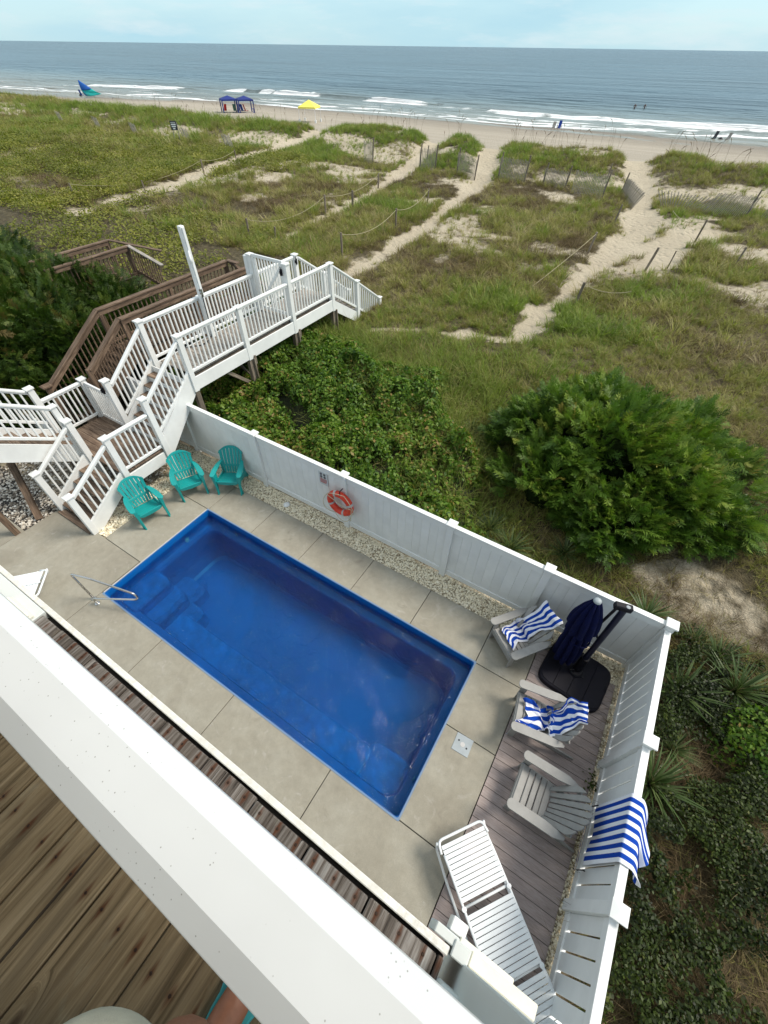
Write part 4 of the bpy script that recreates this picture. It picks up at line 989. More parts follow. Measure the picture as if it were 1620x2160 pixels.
# ================================================================ chairs (local: +y is the front, z up)
def back_frame(base, ang):
    # returns fn(a, h, c): a across, h up along the leaning back, c out of its face
    s, c = math.sin(ang), math.cos(ang)
    return lambda a, h, t: (a, base[0] - h*s + t*c, base[1] + h*c + t*s)
def teal_chair(label):
    t = thing('plastic_chair', label, 'chair'); mt = teal
    # seat slats run across, sagging towards the back
    prof = [(.30,.345),(.315,.30)] ; ys = [.265,.185,.105,.025,-.055,-.135]
    for i, y in enumerate(ys):
        z = .36-.10*((.27-y)/.42); m = MB(); z0 = z-.022
        m.add([(-.245,y-.036,z-.012),(.245,y-.036,z-.012),(.245,y+.036,z),(-.245,y+.036,z),(-.245,y-.036,z0-.012),(.245,y-.036,z0-.012),(.245,y+.036,z0),(-.245,y+.036,z0)],
              [(0,1,2,3),(7,6,5,4),(0,4,5,1),(1,5,6,2),(2,6,7,3),(3,7,4,0)]); m.build('seat_slat', mt, t, bevel=.007, seg=2)
    m = MB(); pts = [(-.25,.0),(-.25,.30),(-.19,.345),(.19,.345),(.25,.30),(.25,.0),(.21,.0),(.19,.10),(.12,.22),(-.12,.22),(-.19,.10),(-.21,.0)]
    m.prism([(-.255,.375),(.255,.375),(.255,.33),(.19,.29),(.0,.275),(-.19,.29),(-.255,.33)], .285, .315, lambda a,b,c: (a,c,b)); m.build('seat_apron', mt, t, bevel=.006)
    fn = back_frame((-.16,.27), R(24))
    # fan back: seven slats between a waist band and a solid arched top
    n = 7
    def wid(h): return .205 + .075*min(1,h/.42) - .0*h
    def topy(a): return .66 - .30*(abs(a)/.30)**2.4*.55
    for i in range(n):
        u0, u1 = -1+2*i/n+.022, -1+2*(i+1)/n-.022
        m = MB()
        hs = [0,.12,.24,.36,.48,.56]
        L_ = [(wid(h)*u0, h) for h in hs]; R_ = [(wid(h)*u1, h) for h in hs]
        topA = wid(.58)
        L_.append((topA*u0, max(.40,topy(topA*u0)))); R_.append((topA*u1, max(.40,topy(topA*u1))))
        vv = []
        for (a,h) in L_+R_[::-1]: vv.append((a,h))
        cv = lambda a: .05*(a/.28)**2
        N_ = len(L_)
        V0 = [fn(a,h,cv(a)) for a,h in L_]+[fn(a,h,cv(a)) for a,h in R_]+[fn(a,h,cv(a)-.016) for a,h in L_]+[fn(a,h,cv(a)-.016) for a,h in R_]
        Fs = []
        for k in range(N_-1): Fs += [(k,k+1,N_+k+1,N_+k),(2*N_+k,3*N_+k,3*N_+k+1,2*N_+k+1),(k,2*N_+k,2*N_+k+1,k+1),(N_+k,N_+k+1,3*N_+k+1,3*N_+k)]
        Fs += [(0,N_,3*N_,2*N_),(N_-1,3*N_-1,4*N_-1,2*N_-1)]
        m.add(V0, Fs); m.build('back_slat', mt, t, bevel=.005)
    for nm, h0, h1, ex in (('waist_band',.155,.205,.006),('arched_top',.0,.0,.0)):
        m = MB(); K = 24; V0 = []
        for k in range(K+1):
            if nm == 'waist_band': a = (wid(.18)+.006)*(-1+2*k/K); lo, hi = h0-.03*(1-(a/.25)**2)*0+.012*(a/.25)**2, h1+.012*(a/.25)**2
            else: a = (wid(.58)+.008)*(-1+2*k/K); hi = max(.40,topy(a))+.012; lo = hi-.045-.02*(1-abs(a)/.29)
            c_ = .05*(a/.28)**2
            V0 += [fn(a,lo,c_+.006),fn(a,hi,c_+.006),fn(a,hi,c_-.02),fn(a,lo,c_-.02)]
        Fs = []
        for k in range(K):
            for j in range(4): Fs.append((4*k+j,4*k+(j+1)%4,4*k+4+(j+1)%4,4*k+4+j))
        Fs += [(0,1,2,3),(4*K+3,4*K+2,4*K+1,4*K)]; m.add(V0, Fs); m.build(nm, mt, t, bevel=.005)
    for s in (-1,1):
        m = MB(); arm = [(.225,-.24),(.235,-.05),(.245,.18),(.262,.30),(.30,.345),(.345,.34),(.372,.29),(.372,.12),(.345,-.08),(.30,-.22),(.27,-.27),(.24,-.27)]
        zz = lambda y: .545+.035*(y-.3)/-.55*-1 if False else .56-.02*(.3-y)
        nA = len(arm); m.add([(s*a,b,.575-.05*max(0,(b-.2))*1.2) for a,b in arm]+[(s*a,b,.55-.05*max(0,(b-.2))*1.2) for a,b in arm], [tuple(range(nA)), tuple(range(nA,2*nA))[::-1]]+[(i,(i+1)%nA,nA+(i+1)%nA,nA+i) for i in range(nA)])
        m.build('armrest', mt, t, bevel=.010, seg=3)
        m = MB(); fl = [(.16,.55),(.33,.55),(.335,.34),(.345,.15),(.385,.0),(.325,.0),(.285,.14),(.24,.26),(.16,.31)]
        m.prism(fl, .262, .292, lambda a,b,c: (s*c+s*.035*(1-b/.55)*0, a, b)); m.build('front_leg', mt, t, bevel=.007)
        m = MB(); m.prism([(.262,.55),(.335,.55),(.315,.30),(.318,.0),(.275,.0),(.262,.30)], .305, .335, lambda a,b,c: (s*a, c, b)); m.build('front_leg', mt, t, bevel=.006)
        m = MB(); m.prism([(.22,.36),(.22,.28),(-.10,.17),(-.30,.0),(-.37,.0),(-.28,.16),(-.26,.30),(-.24,.55),(-.19,.55),(-.17,.30)], .245, .272, lambda a,b,c: (s*c, a, b)); m.build('rear_leg', mt, t, bevel=.007)
    return t
t1 = teal_chair('teal plastic chair nearest the camera, at the foot of the white stair'); 
def face(dx, dy): return math.atan2(-dx, dy)     # rotation that turns +y towards (dx,dy)
place(t1, (-.98,1.86,0), face(.98,-.2))
dup(t1, (-.84,2.96,0), face(.9,-.44), 'middle teal plastic chair, beside the white landing post')
dup(t1, (-.09,3.62,0), face(.50,-.85), 'teal plastic chair farthest right, in front of the white fence')
def grey_chair(label):
    t = thing('adirondack_chair', label, 'chair'); mt = greychair
    ys = [.33,.235,.145,.055,-.035]; zs = [.355,.352,.33,.305,.28]
    for y, z, wd_ in zip(ys, zs, [.10,.075,.075,.075,.09]): bar('seat_slat', t, mt, (-.27,y,z),(.27,y,z), wd_, .024, (0,-.2,1), .006)
    bar('front_apron', t, mt, (-.28,.385,.29),(.28,.385,.29), .022, .13)
    fn = back_frame((-.10,.27), R(31)); n = 7; tops = [.56,.65,.70,.72,.70,.65,.56]
    for i in range(n):
        u0, u1 = -1+2*i/n, -1+2*(i+1)/n; g_ = .007
        a0,a1 = .225*u0+g_, .225*u1-g_; b0,b1 = .315*u0+g_, .315*u1-g_; tp = tops[i]; sl = (i-3)*.022
        K = 6; poly = [(a0,0),(a1,0),(b1,tp-.06-max(0,sl)*1.1)]
        cx0 = (b0+b1)/2; r_ = (b1-b0)/2
        for k in range(1,K): an = math.pi*k/K; poly.append((cx0+r_*math.cos(an), tp-.05+.045*math.sin(an)-sl*math.cos(an)))
        poly.append((b0,tp-.06+min(0,sl)*1.1))
        cvc = .045*((i-3)/3)**2
        m = MB(); m.prism(poly, cvc-.010, cvc+.012, fn); m.build('back_slat', mt, t, bevel=.004)
    for h, wv in ((.12,.24),(.42,.30)):
        m = MB(); m.prism([(-wv,h-.035),(wv,h-.035),(wv,h+.035),(-wv,h+.035)], -.04, -.015, fn); m.build('back_brace', mt, t, bevel=.003)
    for s in (-1,1):
        pts = []
        for k in range(9): an = math.pi*k/8; pts.append((s*(.335+.068*math.cos(an)), .40+.055*math.sin(an)))
        pts += [(s*.268,-.05),(s*.285,-.18),(s*.30,-.28)]
        for k in range(1,6): an = math.pi+math.pi*k/6*.9; pts.append((s*(.335-.034*math.cos(an-math.pi)), -.29+.03*math.sin(an)))
        pts += [(s*.40,-.18)]
        if s < 0: pts = pts[::-1]
        m = MB(); m.prism(pts, .545, .57); m.build('armrest', mt, t, bevel=.005)
        m = MB(); m.prism([(.30,.545),(.40,.545),(.40,.0),(.31,.0)], .285, .31, lambda a,b,c: (s*c,a,b)); m.build('front_leg', mt, t, bevel=.004)
        m = MB(); m.prism([(.40,.36),(.40,.24),(.10,.19),(-.30,.055),(-.50,.0),(-.62,.0),(-.60,.05),(-.15,.24),(.10,.33)], .255, .28, lambda a,b,c: (s*c,a,b)); m.build('side_rail', mt, t, bevel=.004)
        m = MB(); m.prism([(-.20,.545),(-.27,.545),(-.22,.20),(-.15,.20)], .283, .306, lambda a,b,c: (s*c,a,b)); m.build('rear_upright', mt, t, bevel=.003)
        m = MB(); m.prism([(.33,.545),(.39,.545),(.36,.42)], .312, .334, lambda a,b,c: (s*c,a,b)); m.build('arm_bracket', mt, t, bevel=.003)
    return t
G = grey_chair('grey slatted adirondack chair without a towel, third from the umbrella')
place(G, (8.42,1.235,0), face(-1,0))
G1 = dup(G, (7.315,3.385,0), face(-.55,-.72), 'grey adirondack chair with a striped towel, on the concrete left of the umbrella')
G2 = dup(G, (8.06,2.24,0), face(-.985,-.17), 'grey adirondack chair holding a rumpled striped towel, between umbrella and empty chair')
for g_ in (G, G1, G2): g_['group'] = 'grey adirondack chairs on the pool yard'
# ================================================================ towels
def towelmat():
    t = NT('striped_towel'); uv = t.new('ShaderNodeUVMap'); sx = t.new('ShaderNodeSeparateXYZ'); t.l.new(uv.outputs[0], sx.inputs[0])
    f = t.math('FRACT', sx.outputs[0]); b = t.math('GREATER_THAN', f, .48)
    n = t.noise(t.obj(), 160, 3); c = t.mix(b, (.80,.81,.86), (.008,.055,.36)); c = t.mix(.35, c, t.ramp(n, [(.3,.7),(.7,1.1)]), 'MULTIPLY')
    t.bump(n, .5, .004); m = t.done(c, .95, 0, .1); return m
towelm = towelmat()
def cloth(name, label, fn, nu, nv, su, parent=None, cat='towel', matrix=None):
    m = MB(); m.uv = []
    for j in range(nv+1):
        for i in range(nu+1):
            u, v = i/nu, j/nv; m.v.append(tuple(fn(u, v))); m.uv.append((u*su, v))
    for j in range(nv):
        for i in range(nu): a = j*(nu+1)+i; m.f.append((a,a+1,a+nu+2,a+nu+1))
    o = m.build(name, towelm, None, matrix, smooth=True, fix=False, solid=.007, sub=1)
    return tag(o, label, cat, 'blue and white striped towels')
nz3 = lambda x,y,z,s: mnoise.noise(Vector((x,y,z))*s)
# on the picket fence
def ft(u, v):
    # v 0 inner hem .. 1 outer hem
    y = .80 + .745*u
    dy = .03*math.sin(5*v)*0
    if v < .52:
        t_ = v/.52; x = 9.066 - .012 - .012*math.sin(u*9+2*t_)*(1-t_); z = .40 + 1.07*t_ + (.05*math.sin(u*3.1) if t_ < .2 else 0)*(1-t_*5)
    elif v < .60:
        t_ = (v-.52)/.08; x = 9.055+.13*t_; z = 1.47 + .006*math.sin(t_*3.14)
    else:
        t_ = (v-.60)/.40; x = 9.187 + .20*t_**.8 + .075*t_*math.sin(u*8+1.2*t_+1) ; z = 1.465 - .40*t_ - .13*t_*math.sin(u*9+.5) - .04*t_*math.sin(u*23); x += .12*t_*(1-u); z -= .22*t_*(1-u) - .14*t_*u; y = y + .05*t_*math.sin(u*6+2*t_) - .26*t_*(u-.1)
    return (x, y, z)
cloth('beach_towel', 'blue and white striped towel draped over the top of the picket fence, blown outwards', ft, 56, 60, 7.5)
# rack under it
wr = thing('wire_rack', 'thin grey wire rack hooked on the picket fence under the towel', 'rack', (9.0,1.2,.5))
for z in (.30,.36): 
    m = MB(); m.tube([(9.05,.72,z),(9.0,.72,z),(9.0,1.55,z),(9.05,1.55,z)], .006, 6); m.build('wire', steel, wr)
for y in (.74,1.53):
    m = MB(); m.tube([(9.0,y,.25),(9.03,y,.30),(9.04,y,.48),(9.06,y,.5)], .007, 6); m.build('hook', blackpl, wr)
# towels on two grey chairs (chair-local shape: y front, then turned with the chair)
def seat_z(y): return .375-.085*max(0,(.30-y))/.35
def ctowel(u, v, seed, u0, u1, vs, crump):
    x = u0 + (u1-u0)*u; s = v*vs
    # s runs from the front of the seat (0) back, then up the leaning back
    base = .33-.43*min(1, s/.43)
    if s < .40: y = .30 - s; z = seat_z(y)+.03
    else:
        h = s-.40; y = -.10 - (h)*math.sin(R(31)) + .03; z = .30 + h*math.cos(R(31)) + .035
        if h > .68:
            k = h-.68; y = -.10-.68*math.sin(R(31))-.02-.02*k; z = .30+.68*math.cos(R(31))+.05-k*1.0
            if k < .05: z = .30+.68*math.cos(R(31))+.06-.02*k
    n1 = nz3(x,s,seed,6.5); n2 = nz3(x+3,s,seed,13)
    amp = crump*(1.3 if s < .6 else .75)
    x += amp*.08*nz3(x,s,seed+5,4); z += max(-.015, amp*(.045*n1+.03*n2))+.008; y += amp*.03*nz3(x,s,seed+9,8)
    return x, y, z
def ct1(u, v):
    w0 = -.17+.09*math.sin(v*5.0); x,y,z = ctowel(u, v, 3, w0+.02, w0+.36+.10*sst(.4,1,v), 1.22, 1.3); return x,y,z
def ct2(u, v):
    w0 = -.26+.17*v; x,y,z = ctowel(u, v, 11, w0-.02, w0+.40, 1.12, 2.3)
    y += .05*math.sin(u*7)*(1-v); return x,y,z
def chairM(loc, rz): return Matrix.Translation(loc) @ Matrix.Rotation(rz,4,'Z')
cloth('beach_towel', 'blue and white striped towel over the back of the chair left of the umbrella', ct1, 44, 80, 4.5, matrix=chairM((7.315,3.385,0), face(-.55,-.72)))
cloth('beach_towel', 'rumpled blue and white striped towel spilling over the middle grey chair', ct2, 44, 80, 5.0, matrix=chairM((8.06,2.24,0), face(-.985,-.17)))
# ================================================================ cantilever umbrella
ub = thing('cantilever_umbrella', 'closed navy cantilever umbrella on a black four-section base in the yard corner', 'umbrella', (8.38,3.4,0))
Mb = Matrix.Translation((8.37,3.385,0)) @ Matrix.Rotation(R(-6),4,'Z')
outl = []
for k in range(48):
    a = 2*math.pi*k/48; c, s_ = math.cos(a), math.sin(a); e = .36; outl.append((.53*math.copysign(abs(c)**e,c), .47*math.copysign(abs(s_)**e,s_)))
m = MB(); n_ = len(outl)
lv = [(1.0,.0),(1.0,.05),(.975,.085),(.93,.095)]
m.add([(x*k_,y*k_,z) for k_,z in lv for x,y in outl], [(i*n_+j,i*n_+(j+1)%n_,(i+1)*n_+(j+1)%n_,(i+1)*n_+j) for i in range(3) for j in range(n_)]+[tuple(3*n_+j for j in range(n_)), tuple(range(n_))[::-1]])
ubase = m.build('base', basepl, ub, Mb)
for i in range(4):
    x0_, x1_ = -.49+i*.247, -.49+(i+1)*.247-.008
    # four weight sections, their tops just proud of the tray and following its rounded outline
    pts = []
    for k in range(9):
        x = x0_+(x1_-x0_)*k/8; yy = .425*(max(0,1-(abs(x)/.505)**5.5))**(1/5.5); pts.append((x,yy))
    poly = pts+[(x,-y) for x,y in pts[::-1]]
    m = MB(); m.prism(poly, .05, .107); m.build('weight_section', basepl, ub, Mb, bevel=.004)
m = MB(); m.lathe([(.0,.15),(.09,.15),(.11,.13),(.11,.108)], 20, (8.36,3.42,0)); m.build('swivel', blackpl, ub)
m = MB(); m.box((8.28,3.36,.106),(8.50,3.48,.125)); m.tube([(8.30,3.37,.13),(8.30,3.37,.22)], .015, 8); m.tube([(8.30,3.37,.22),(8.24,3.33,.23)], .012, 8); m.build('foot_pedal', blackpl, ub)
MT = Vector((8.33,3.56,2.10)); M0_ = Vector((8.36,3.46,.12))
m = MB(); m.tube([M0_, M0_+(MT-M0_)*.22], .068, 16); m.build('mast_sleeve', blackpl, ub, smooth=False)
m = MB(); m.tube([M0_+(MT-M0_)*.2, MT], .047, 16); m.build('mast', simple('dark_navy_metal', (.010,.013,.035), .3, .2, 8, 0, metal=.3), ub)
M_, mid_, L_l = axes(MT-Vector((.14,.05,0)), MT+Vector((.07,.0,.0)))
link(bpy.data.objects.new('mast_head', cbox_mesh('mast_head', .24,.10,.10, blackpl, .015)), ub, Matrix.Translation(mid_) @ M_)
m = MB(); m.lathe([(0,.056),(.022,.056),(.03,.05)], 12, tuple(mid_+Vector((.05,0,0)))); m.build('head_bolt', lidm, ub)
m = MB(); m.tube([MT-Vector((.09,.03,.03)), (8.14,3.52,.75)], .022, 8); m.build('arm', blackpl, ub)
m = MB(); m.tube([(8.20,3.52,1.35),(8.30,3.53,1.15)], .016, 8); m.tube([(8.22,3.48,.9),(8.25,3.46,.86)], .02, 8); m.build('crank_handle', blackpl, ub)
# folded canopy
C0, C1 = Vector((8.06,3.46,.34)), Vector((7.98,3.50,2.03)); nn = 96
def canopy(z0, z1, rfun, lob, dep, ph, nm, seg=26):
    m = MB(); ax = (C1-C0); up_v = ax.normalized(); uu = Vector((1,0,0)); uu = (uu-up_v*uu.dot(up_v)).normalized(); vv = up_v.cross(uu)
    for j in range(seg+1):
        t_ = z0+(z1-z0)*j/seg; c = C0+ax*t_
        for k in range(nn):
            a = 2*math.pi*k/nn; f = abs(math.sin(a*lob/2+ph+1.1*math.sin(3*t_+a)))**.7
            r = rfun((t_-z0)/(z1-z0))*(1-dep*(1-f)) + .010*nz3(math.cos(a),math.sin(a),t_*4,2.2)
            p = c + uu*r*math.cos(a) + vv*r*math.sin(a); m.v.append(tuple(p))
    for j in range(seg):
        for k in range(nn): m.f.append((j*nn+k, j*nn+(k+1)%nn, (j+1)*nn+(k+1)%nn, (j+1)*nn+k))
    m.f.append(tuple(seg*nn+k for k in range(nn)))
    return m.build(nm, navy, ub, smooth=True)
canopy(0, .70, lambda t_: .17+.055*math.sin(t_*2.4+.5)-.03*t_, 9, .42, 0, 'canopy')
canopy(.55, .99, lambda t_: (.185-.02*t_)*(1-t_**2.2)+.062, 8, .34, .7, 'canopy_top')
m = MB(); m.tube([(8.07+.175*math.cos(a),3.47+.175*math.sin(a),1.02+.02*math.sin(3*a)) for a in np.linspace(0,6.28,25)[:-1]], .014, 6, closed=True); m.build('tie_strap', navy, ub)
m = MB(); m.lathe([(0,.035),(.035,.03),(.055,.012),(.058,-.01)], 20, tuple(C1)); m.build('finial', lidm, ub, smooth=True)
# ================================================================ lounge chairs
def lounger(label, prof, gap_at=(.66,1.42), wdt=.62):
    # local: y runs along the length from the head end, x across; prof: list of (s, z)
    t = thing('strap_lounger', label, 'lounge chair'); mt = simple('white_strap', (.78,.81,.82), .35, .05, 5, 0, rv=.015) if 'white_strap' not in bpy.data.materials else bpy.data.materials['white_strap']
    def zz(s): return float(np.interp(s, [a for a,_ in prof], [b for _,b in prof]))
    Ln = prof[-1][0]; hw = wdt/2
    s = .085
    while s < Ln-.05:
        if any(abs(s-g0) < .035 for g0 in gap_at): s += .056; continue
        d = (zz(s+.02)-zz(s-.02))/.04; z = zz(s)+.012
        wv = .046
        p = Vector((-hw,s,z)); q = Vector((hw,s,z)); bar('strap', t, mt, p, q, wv, .010, (0,-d,1), .003); s += .0535
    for sx in (-1,1):
        pts = [(sx*hw,.16,zz(.1))] + [(sx*hw,a,zz(a)) for a in np.arange(.2,Ln-.1,.12)] + [(sx*hw,Ln-.1,zz(Ln))]
        m = MB(); m.tube(pts, .016, 10); m.build('side_rail', mt, t, smooth=True)
        # curved sled leg below
        m = MB(); m.tube(arc([(sx*(hw+.035),.02,zz(0)),(sx*(hw+.05),.06,zz(0)-.12),(sx*(hw+.05),.42,.03),(sx*(hw+.05),1.25,.03),(sx*(hw+.03),1.55,zz(1.5)-.06),(sx*(hw+.01),1.75,zz(1.75)-.01)], .14), .017, 10); m.build('leg', mt, t, smooth=True)
    m = MB(); m.tube(arc([(-hw-.03,.14,zz(.1)),(-hw-.01,.0,zz(0)),(hw+.01,.0,zz(0)),(hw+.03,.14,zz(.1))], .09), .017, 10); m.build('head_bar', mt, t, smooth=True)
    m = MB(); m.tube([(-hw,Ln-.1,zz(Ln)),(-hw+.04,Ln,zz(Ln)),(hw-.04,Ln,zz(Ln)),(hw,Ln-.1,zz(Ln))], .016, 10); m.build('foot_bar', mt, t, smooth=True)
    for g0 in gap_at:
        m = MB(); m.tube([(-hw,g0-.01,zz(g0)-.02),(hw,g0-.01,zz(g0)-.02)], .016, 10); m.build('cross_bar', mt, t, smooth=True)
        for sx in (-1,1):
            m = MB(); m.lathe([(0,.03),(.028,.026),(.03,0)], 12, (sx*hw,g0,zz(g0)-.005)); m.build('hinge', mt, t)
    return t
L1 = lounger('white strap lounge chair lying flat on the plank platform beside the picket fence', [(0,.36),(.30,.40),(.70,.385),(1.2,.36),(1.5,.34),(2.0,.22)], (.70,1.42))
place(L1, (7.585,.30,0), math.atan2(-(.665),-.51)+0)
L2 = lounger('white strap lounge chair of which one corner shows beyond the balcony edge at left', [(0,.42),(1.2,.34),(2.0,.33)], (1.3,), .56)
place(L2, (-.79,-.52,0), math.atan2(.71,-.70))
# centre strap of the second one
bar('centre_strap', L2, bpy.data.materials['white_strap'], (0,.03,.445),(0,1.1,.38), .03, .008)
# ================================================================ vegetation
def rotz(v, a):
    c, s_ = np.cos(a), np.sin(a); return np.stack([v[...,0]*c-v[...,1]*s_, v[...,0]*s_+v[...,1]*c, v[...,2]], -1)
def tuft(name, mat, n, h, spread, wd_, droop, seed, seg=3, erect=.5):
    rg = np.random.default_rng(seed); V = []; F = []
    for i in range(n):
        a = rg.uniform(0,6.283); r0 = spread*.35*rg.uniform(0,1)**.5; hh = h*rg.uniform(.55,1.1); lean = rg.uniform(.1,1)*spread*1.3+(1-erect)*h*.3
        da = a + rg.normal(0,.5); bx_, by_ = r0*math.cos(a), r0*math.sin(a); w_ = wd_*rg.uniform(.7,1.2); px, py = -math.sin(da+rg.normal(0,.6)), math.cos(da+rg.normal(0,.6)); b0 = len(V)
        for k in range(seg+1):
            t = k/seg; ox = lean*t**1.6*math.cos(da); oy = lean*t**1.6*math.sin(da); oz = hh*(t - droop*t**3*rg.uniform(.6,1.3)*.6)
            ww = w_*(1-t*.85)/2
            if k < seg: V += [(bx_+ox-px*ww, by_+oy-py*ww, oz), (bx_+ox+px*ww, by_+oy+py*ww, oz)]
            else: V.append((bx_+ox, by_+oy, oz))
        for k in range(seg-1): F.append((b0+2*k,b0+2*k+1,b0+2*k+3,b0+2*k+2))
        F.append((b0+2*seg-2,b0+2*seg-1,b0+2*seg))
    me = bpy.data.meshes.new(name); me.from_pydata(V,[],F); me.materials.append(mat); me.update(); return me
gm1 = leafmat('dune_grass_leaf', [(0.,(0.1344,0.1176,0.0374)),(.28,(0.1982,0.1982,0.0473)),(.5,(0.2621,0.2554,0.0649)),(.72,(0.3517,0.3192,0.1133)),(1.,(0.4850,0.3954,0.2134))], .45, .55, .35)
gm2 = leafmat('olive_grass_leaf', [(0.,(0.1507,0.1086,0.0506)),(.3,(0.2321,0.1848,0.0693)),(.6,(0.3135,0.2621,0.1133)),(1.,(0.4763,0.3954,0.2387))], .5, .6, .3)
gm3 = leafmat('bright_grass_leaf', [(0.,(0.1048,0.1441,0.0284)),(.4,(0.1847,0.2387,0.0451)),(.75,(0.2646,0.3069,0.0714)),(1.,(0.3575,0.3509,0.1197))], .6, .5, .4)
gm4 = leafmat('dry_grass_leaf', [(0.,(0.0450,0.0291,0.0135)),(.4,(0.1150,0.0776,0.0378)),(.75,(0.2000,0.1455,0.0765)),(1.,(0.3300,0.2522,0.1440))], .6, .7, .2)
tA = [tuft('t', gm1, 22, .44, .28, .016, .7, s) for s in (1,2,3)] + [tuft('t', gm2, 22, .38, .32, .014, .8, s) for s in (4,5)] + [tuft('t', gm3, 18, .48, .24, .018, .5, 6)] + [tuft('t', gm4, 20, .32, .32, .011, .9, 7)]
def vis_mask(x, y, z, mar=130):
    u, v, d = cam_uv(x, y, z); return (u > -mar) & (u < 1620+mar) & (v > -50) & (v < 2160+mar) & (d > .3)
def sample(x0,x1,y0,y1,dens,seed):
    rg = np.random.default_rng(seed); n = int((x1-x0)*(y1-y0)*dens); x = rg.uniform(x0,x1,n); y = rg.uniform(y0,y1,n); z = hz(x,y); k = vis_mask(x,y,z); return x[k], y[k], z[k], rg
def grassfield(name, boxes, seed, tm, size, pick):
    PX=[];RT=[];SC=[];ID=[]
    for bi,(x0,x1,y0,y1,dens,sz) in enumerate(boxes):
        x,y,z,rg = sample(x0,x1,y0,y1,dens,seed+bi)
        d = grass_density(x,y); k = rg.uniform(0,1,len(x)) < d*1.0
        x,y,z,d = x[k],y[k],z[k],d[k]; n = len(x)
        if not n: continue
        PX.append(np.stack([x,y,z-.02],1)); RT.append(np.stack([rg.normal(0,.12,n)-.05, rg.normal(0,.12,n)+.10, rg.uniform(0,6.28,n)],1))
        SC.append(sz*size*rg.uniform(.6,1.25,n)*(.62+.38*d)); ID.append(pick(x,y,rg))
    P,RR,SS,II = map(np.concatenate,(PX,RT,SC,ID)); print(name, len(P))
    return scatter(name, tm[0].materials[0], P, RR, SS, II, tm)
def pickA(x,y,rg):
    n = len(x); u = rg.uniform(0,1,n); big = fbm(x,y,7,81,3); sm = fbm(x,y,1.8,82,3); q = np.zeros(n,int)
    green = (big-.5)*2.2 + (sm-.5)*1.6
    # brown olive meadow in the middle distance, fresher green near and at the crest
    mid = sst(15,19,y)*(1-sst(32,36,y))
    green = green - .28*mid + .20*(1-sst(11,15,y)) + .25*sst(34,38,y)
    q = np.where(u+green > .85, 5, np.where(u+green > .35, rg.integers(0,3,n), np.where(u+green > .02, rg.integers(3,5,n), 6)))
    return q
boxes = [(-6,13,4.6,9,46,.9),(-7,13,9,14,58,.8),(-12,13,14,20,46,.85),(-24,13,20,27,28,1.0),(-45,13,14,27,9,1.5) ,(-34,13,27,35,22,1.1),(-36,14,35,47,24,1.1),(-120,-34,26,47,5.5,2.1)]
grassfield('dune_grass', boxes, 500, tA, 1.0, pickA)
# low creeping plants carpeting the far left
cr1 = hue_leaf('creeper_leaf', [(0.,(.05,.085,.015)),(.5,(.10,.15,.026)),(1.,(.19,.22,.05))])
def creeper(seed):
    rg = np.random.default_rng(seed); V=[];F=[];
    for i in range(46):
        a = rg.uniform(0,6.28); r_ = .32*rg.uniform(0,1)**.5; c = np.array([r_*math.cos(a), r_*math.sin(a), rg.uniform(.05,.26)*(1-.5*(r_/.32)**2)]); s_ = rg.uniform(.022,.05)
        t1_ = rg.normal(0,1,3); t1_[2] *= .4; t1_ /= np.linalg.norm(t1_); t2_ = np.cross(t1_, rg.normal(0,1,3)*[.4,.4,1.6]); t2_ /= np.linalg.norm(t2_); b0 = len(V)
        V += [tuple(c-t1_*s_), tuple(c+t2_*s_*.5), tuple(c+t1_*s_), tuple(c-t2_*s_*.5)]; F.append((b0,b0+1,b0+2,b0+3))
    me = np_mesh('cr', np.array(V), np.array(F), creepm); return me
creepm = leafmat('creeper_leaf_mass', [(0.,(.10,.115,.018)),(.5,(.19,.20,.032)),(1.,(.31,.285,.06))], .35, .5, .3)
crt = [creeper(s) for s in range(4)]
PX=[];rg = np.random.default_rng(77)
for x0,x1,y0,y1,dn_ in ((-60,-20,12,33,9),(-22,-9,9,17,7),(-90,-55,22,34,2.5)):
    n = int((x1-x0)*(y1-y0)*dn_); x = rg.uniform(x0,x1,n); y = rg.uniform(y0,y1,n); z = hz(x,y); k = vis_mask(x,y,z) & (path_d(x,y) > .35)
    fall = sst(-19,-27, x)*0 + np.where(x < -22, 1.0, .45); k &= rg.uniform(0,1,n) < fall*sst(.30,.48,fbm(x,y,5,91,3)+np.where(x<-30,.12,0)); PX.append(np.stack([x[k],y[k],z[k]-.02],1))
P = np.concatenate(PX); n = len(P); print('creeper', n)
scatter('creeping_groundcover', creepm, P, np.stack([rg.normal(0,.15,n),rg.normal(0,.15,n),rg.uniform(0,6.28,n)],1), rg.uniform(1.1,2.2,n), rg.integers(0,4,n), crt)
# tall sea oats silhouetted along the crest
V=[];F=[]; rg = np.random.default_rng(5); mo = MB()
for i in range(190):
    x = rg.uniform(-75,12) if i%2 else rg.uniform(-22,12); y = float(crest_y(np.array(x)))+rg.uniform(-4,1.5)
    if float(path_d(np.array(x),np.array(y))) < .4: continue
    z = float(hz(np.array(x),np.array(y))); h = rg.uniform(.8,1.6); lx = rg.normal(0,.18)
    mo.tube([(x,y,z),(x+lx*.4,y,z+h*.6),(x+lx,y,z+h)], .006, 4); mo.tube([(x+lx,y,z+h-.02),(x+lx*1.4,y,z+h+.10),(x+lx*2,y,z+h+.20)], [.008,.022,.006], 5)
tag(mo.build('sea_oats', simple('sea_oat_stalk', (.20,.15,.09), .8, .3, 5, 0)), kind='stuff')

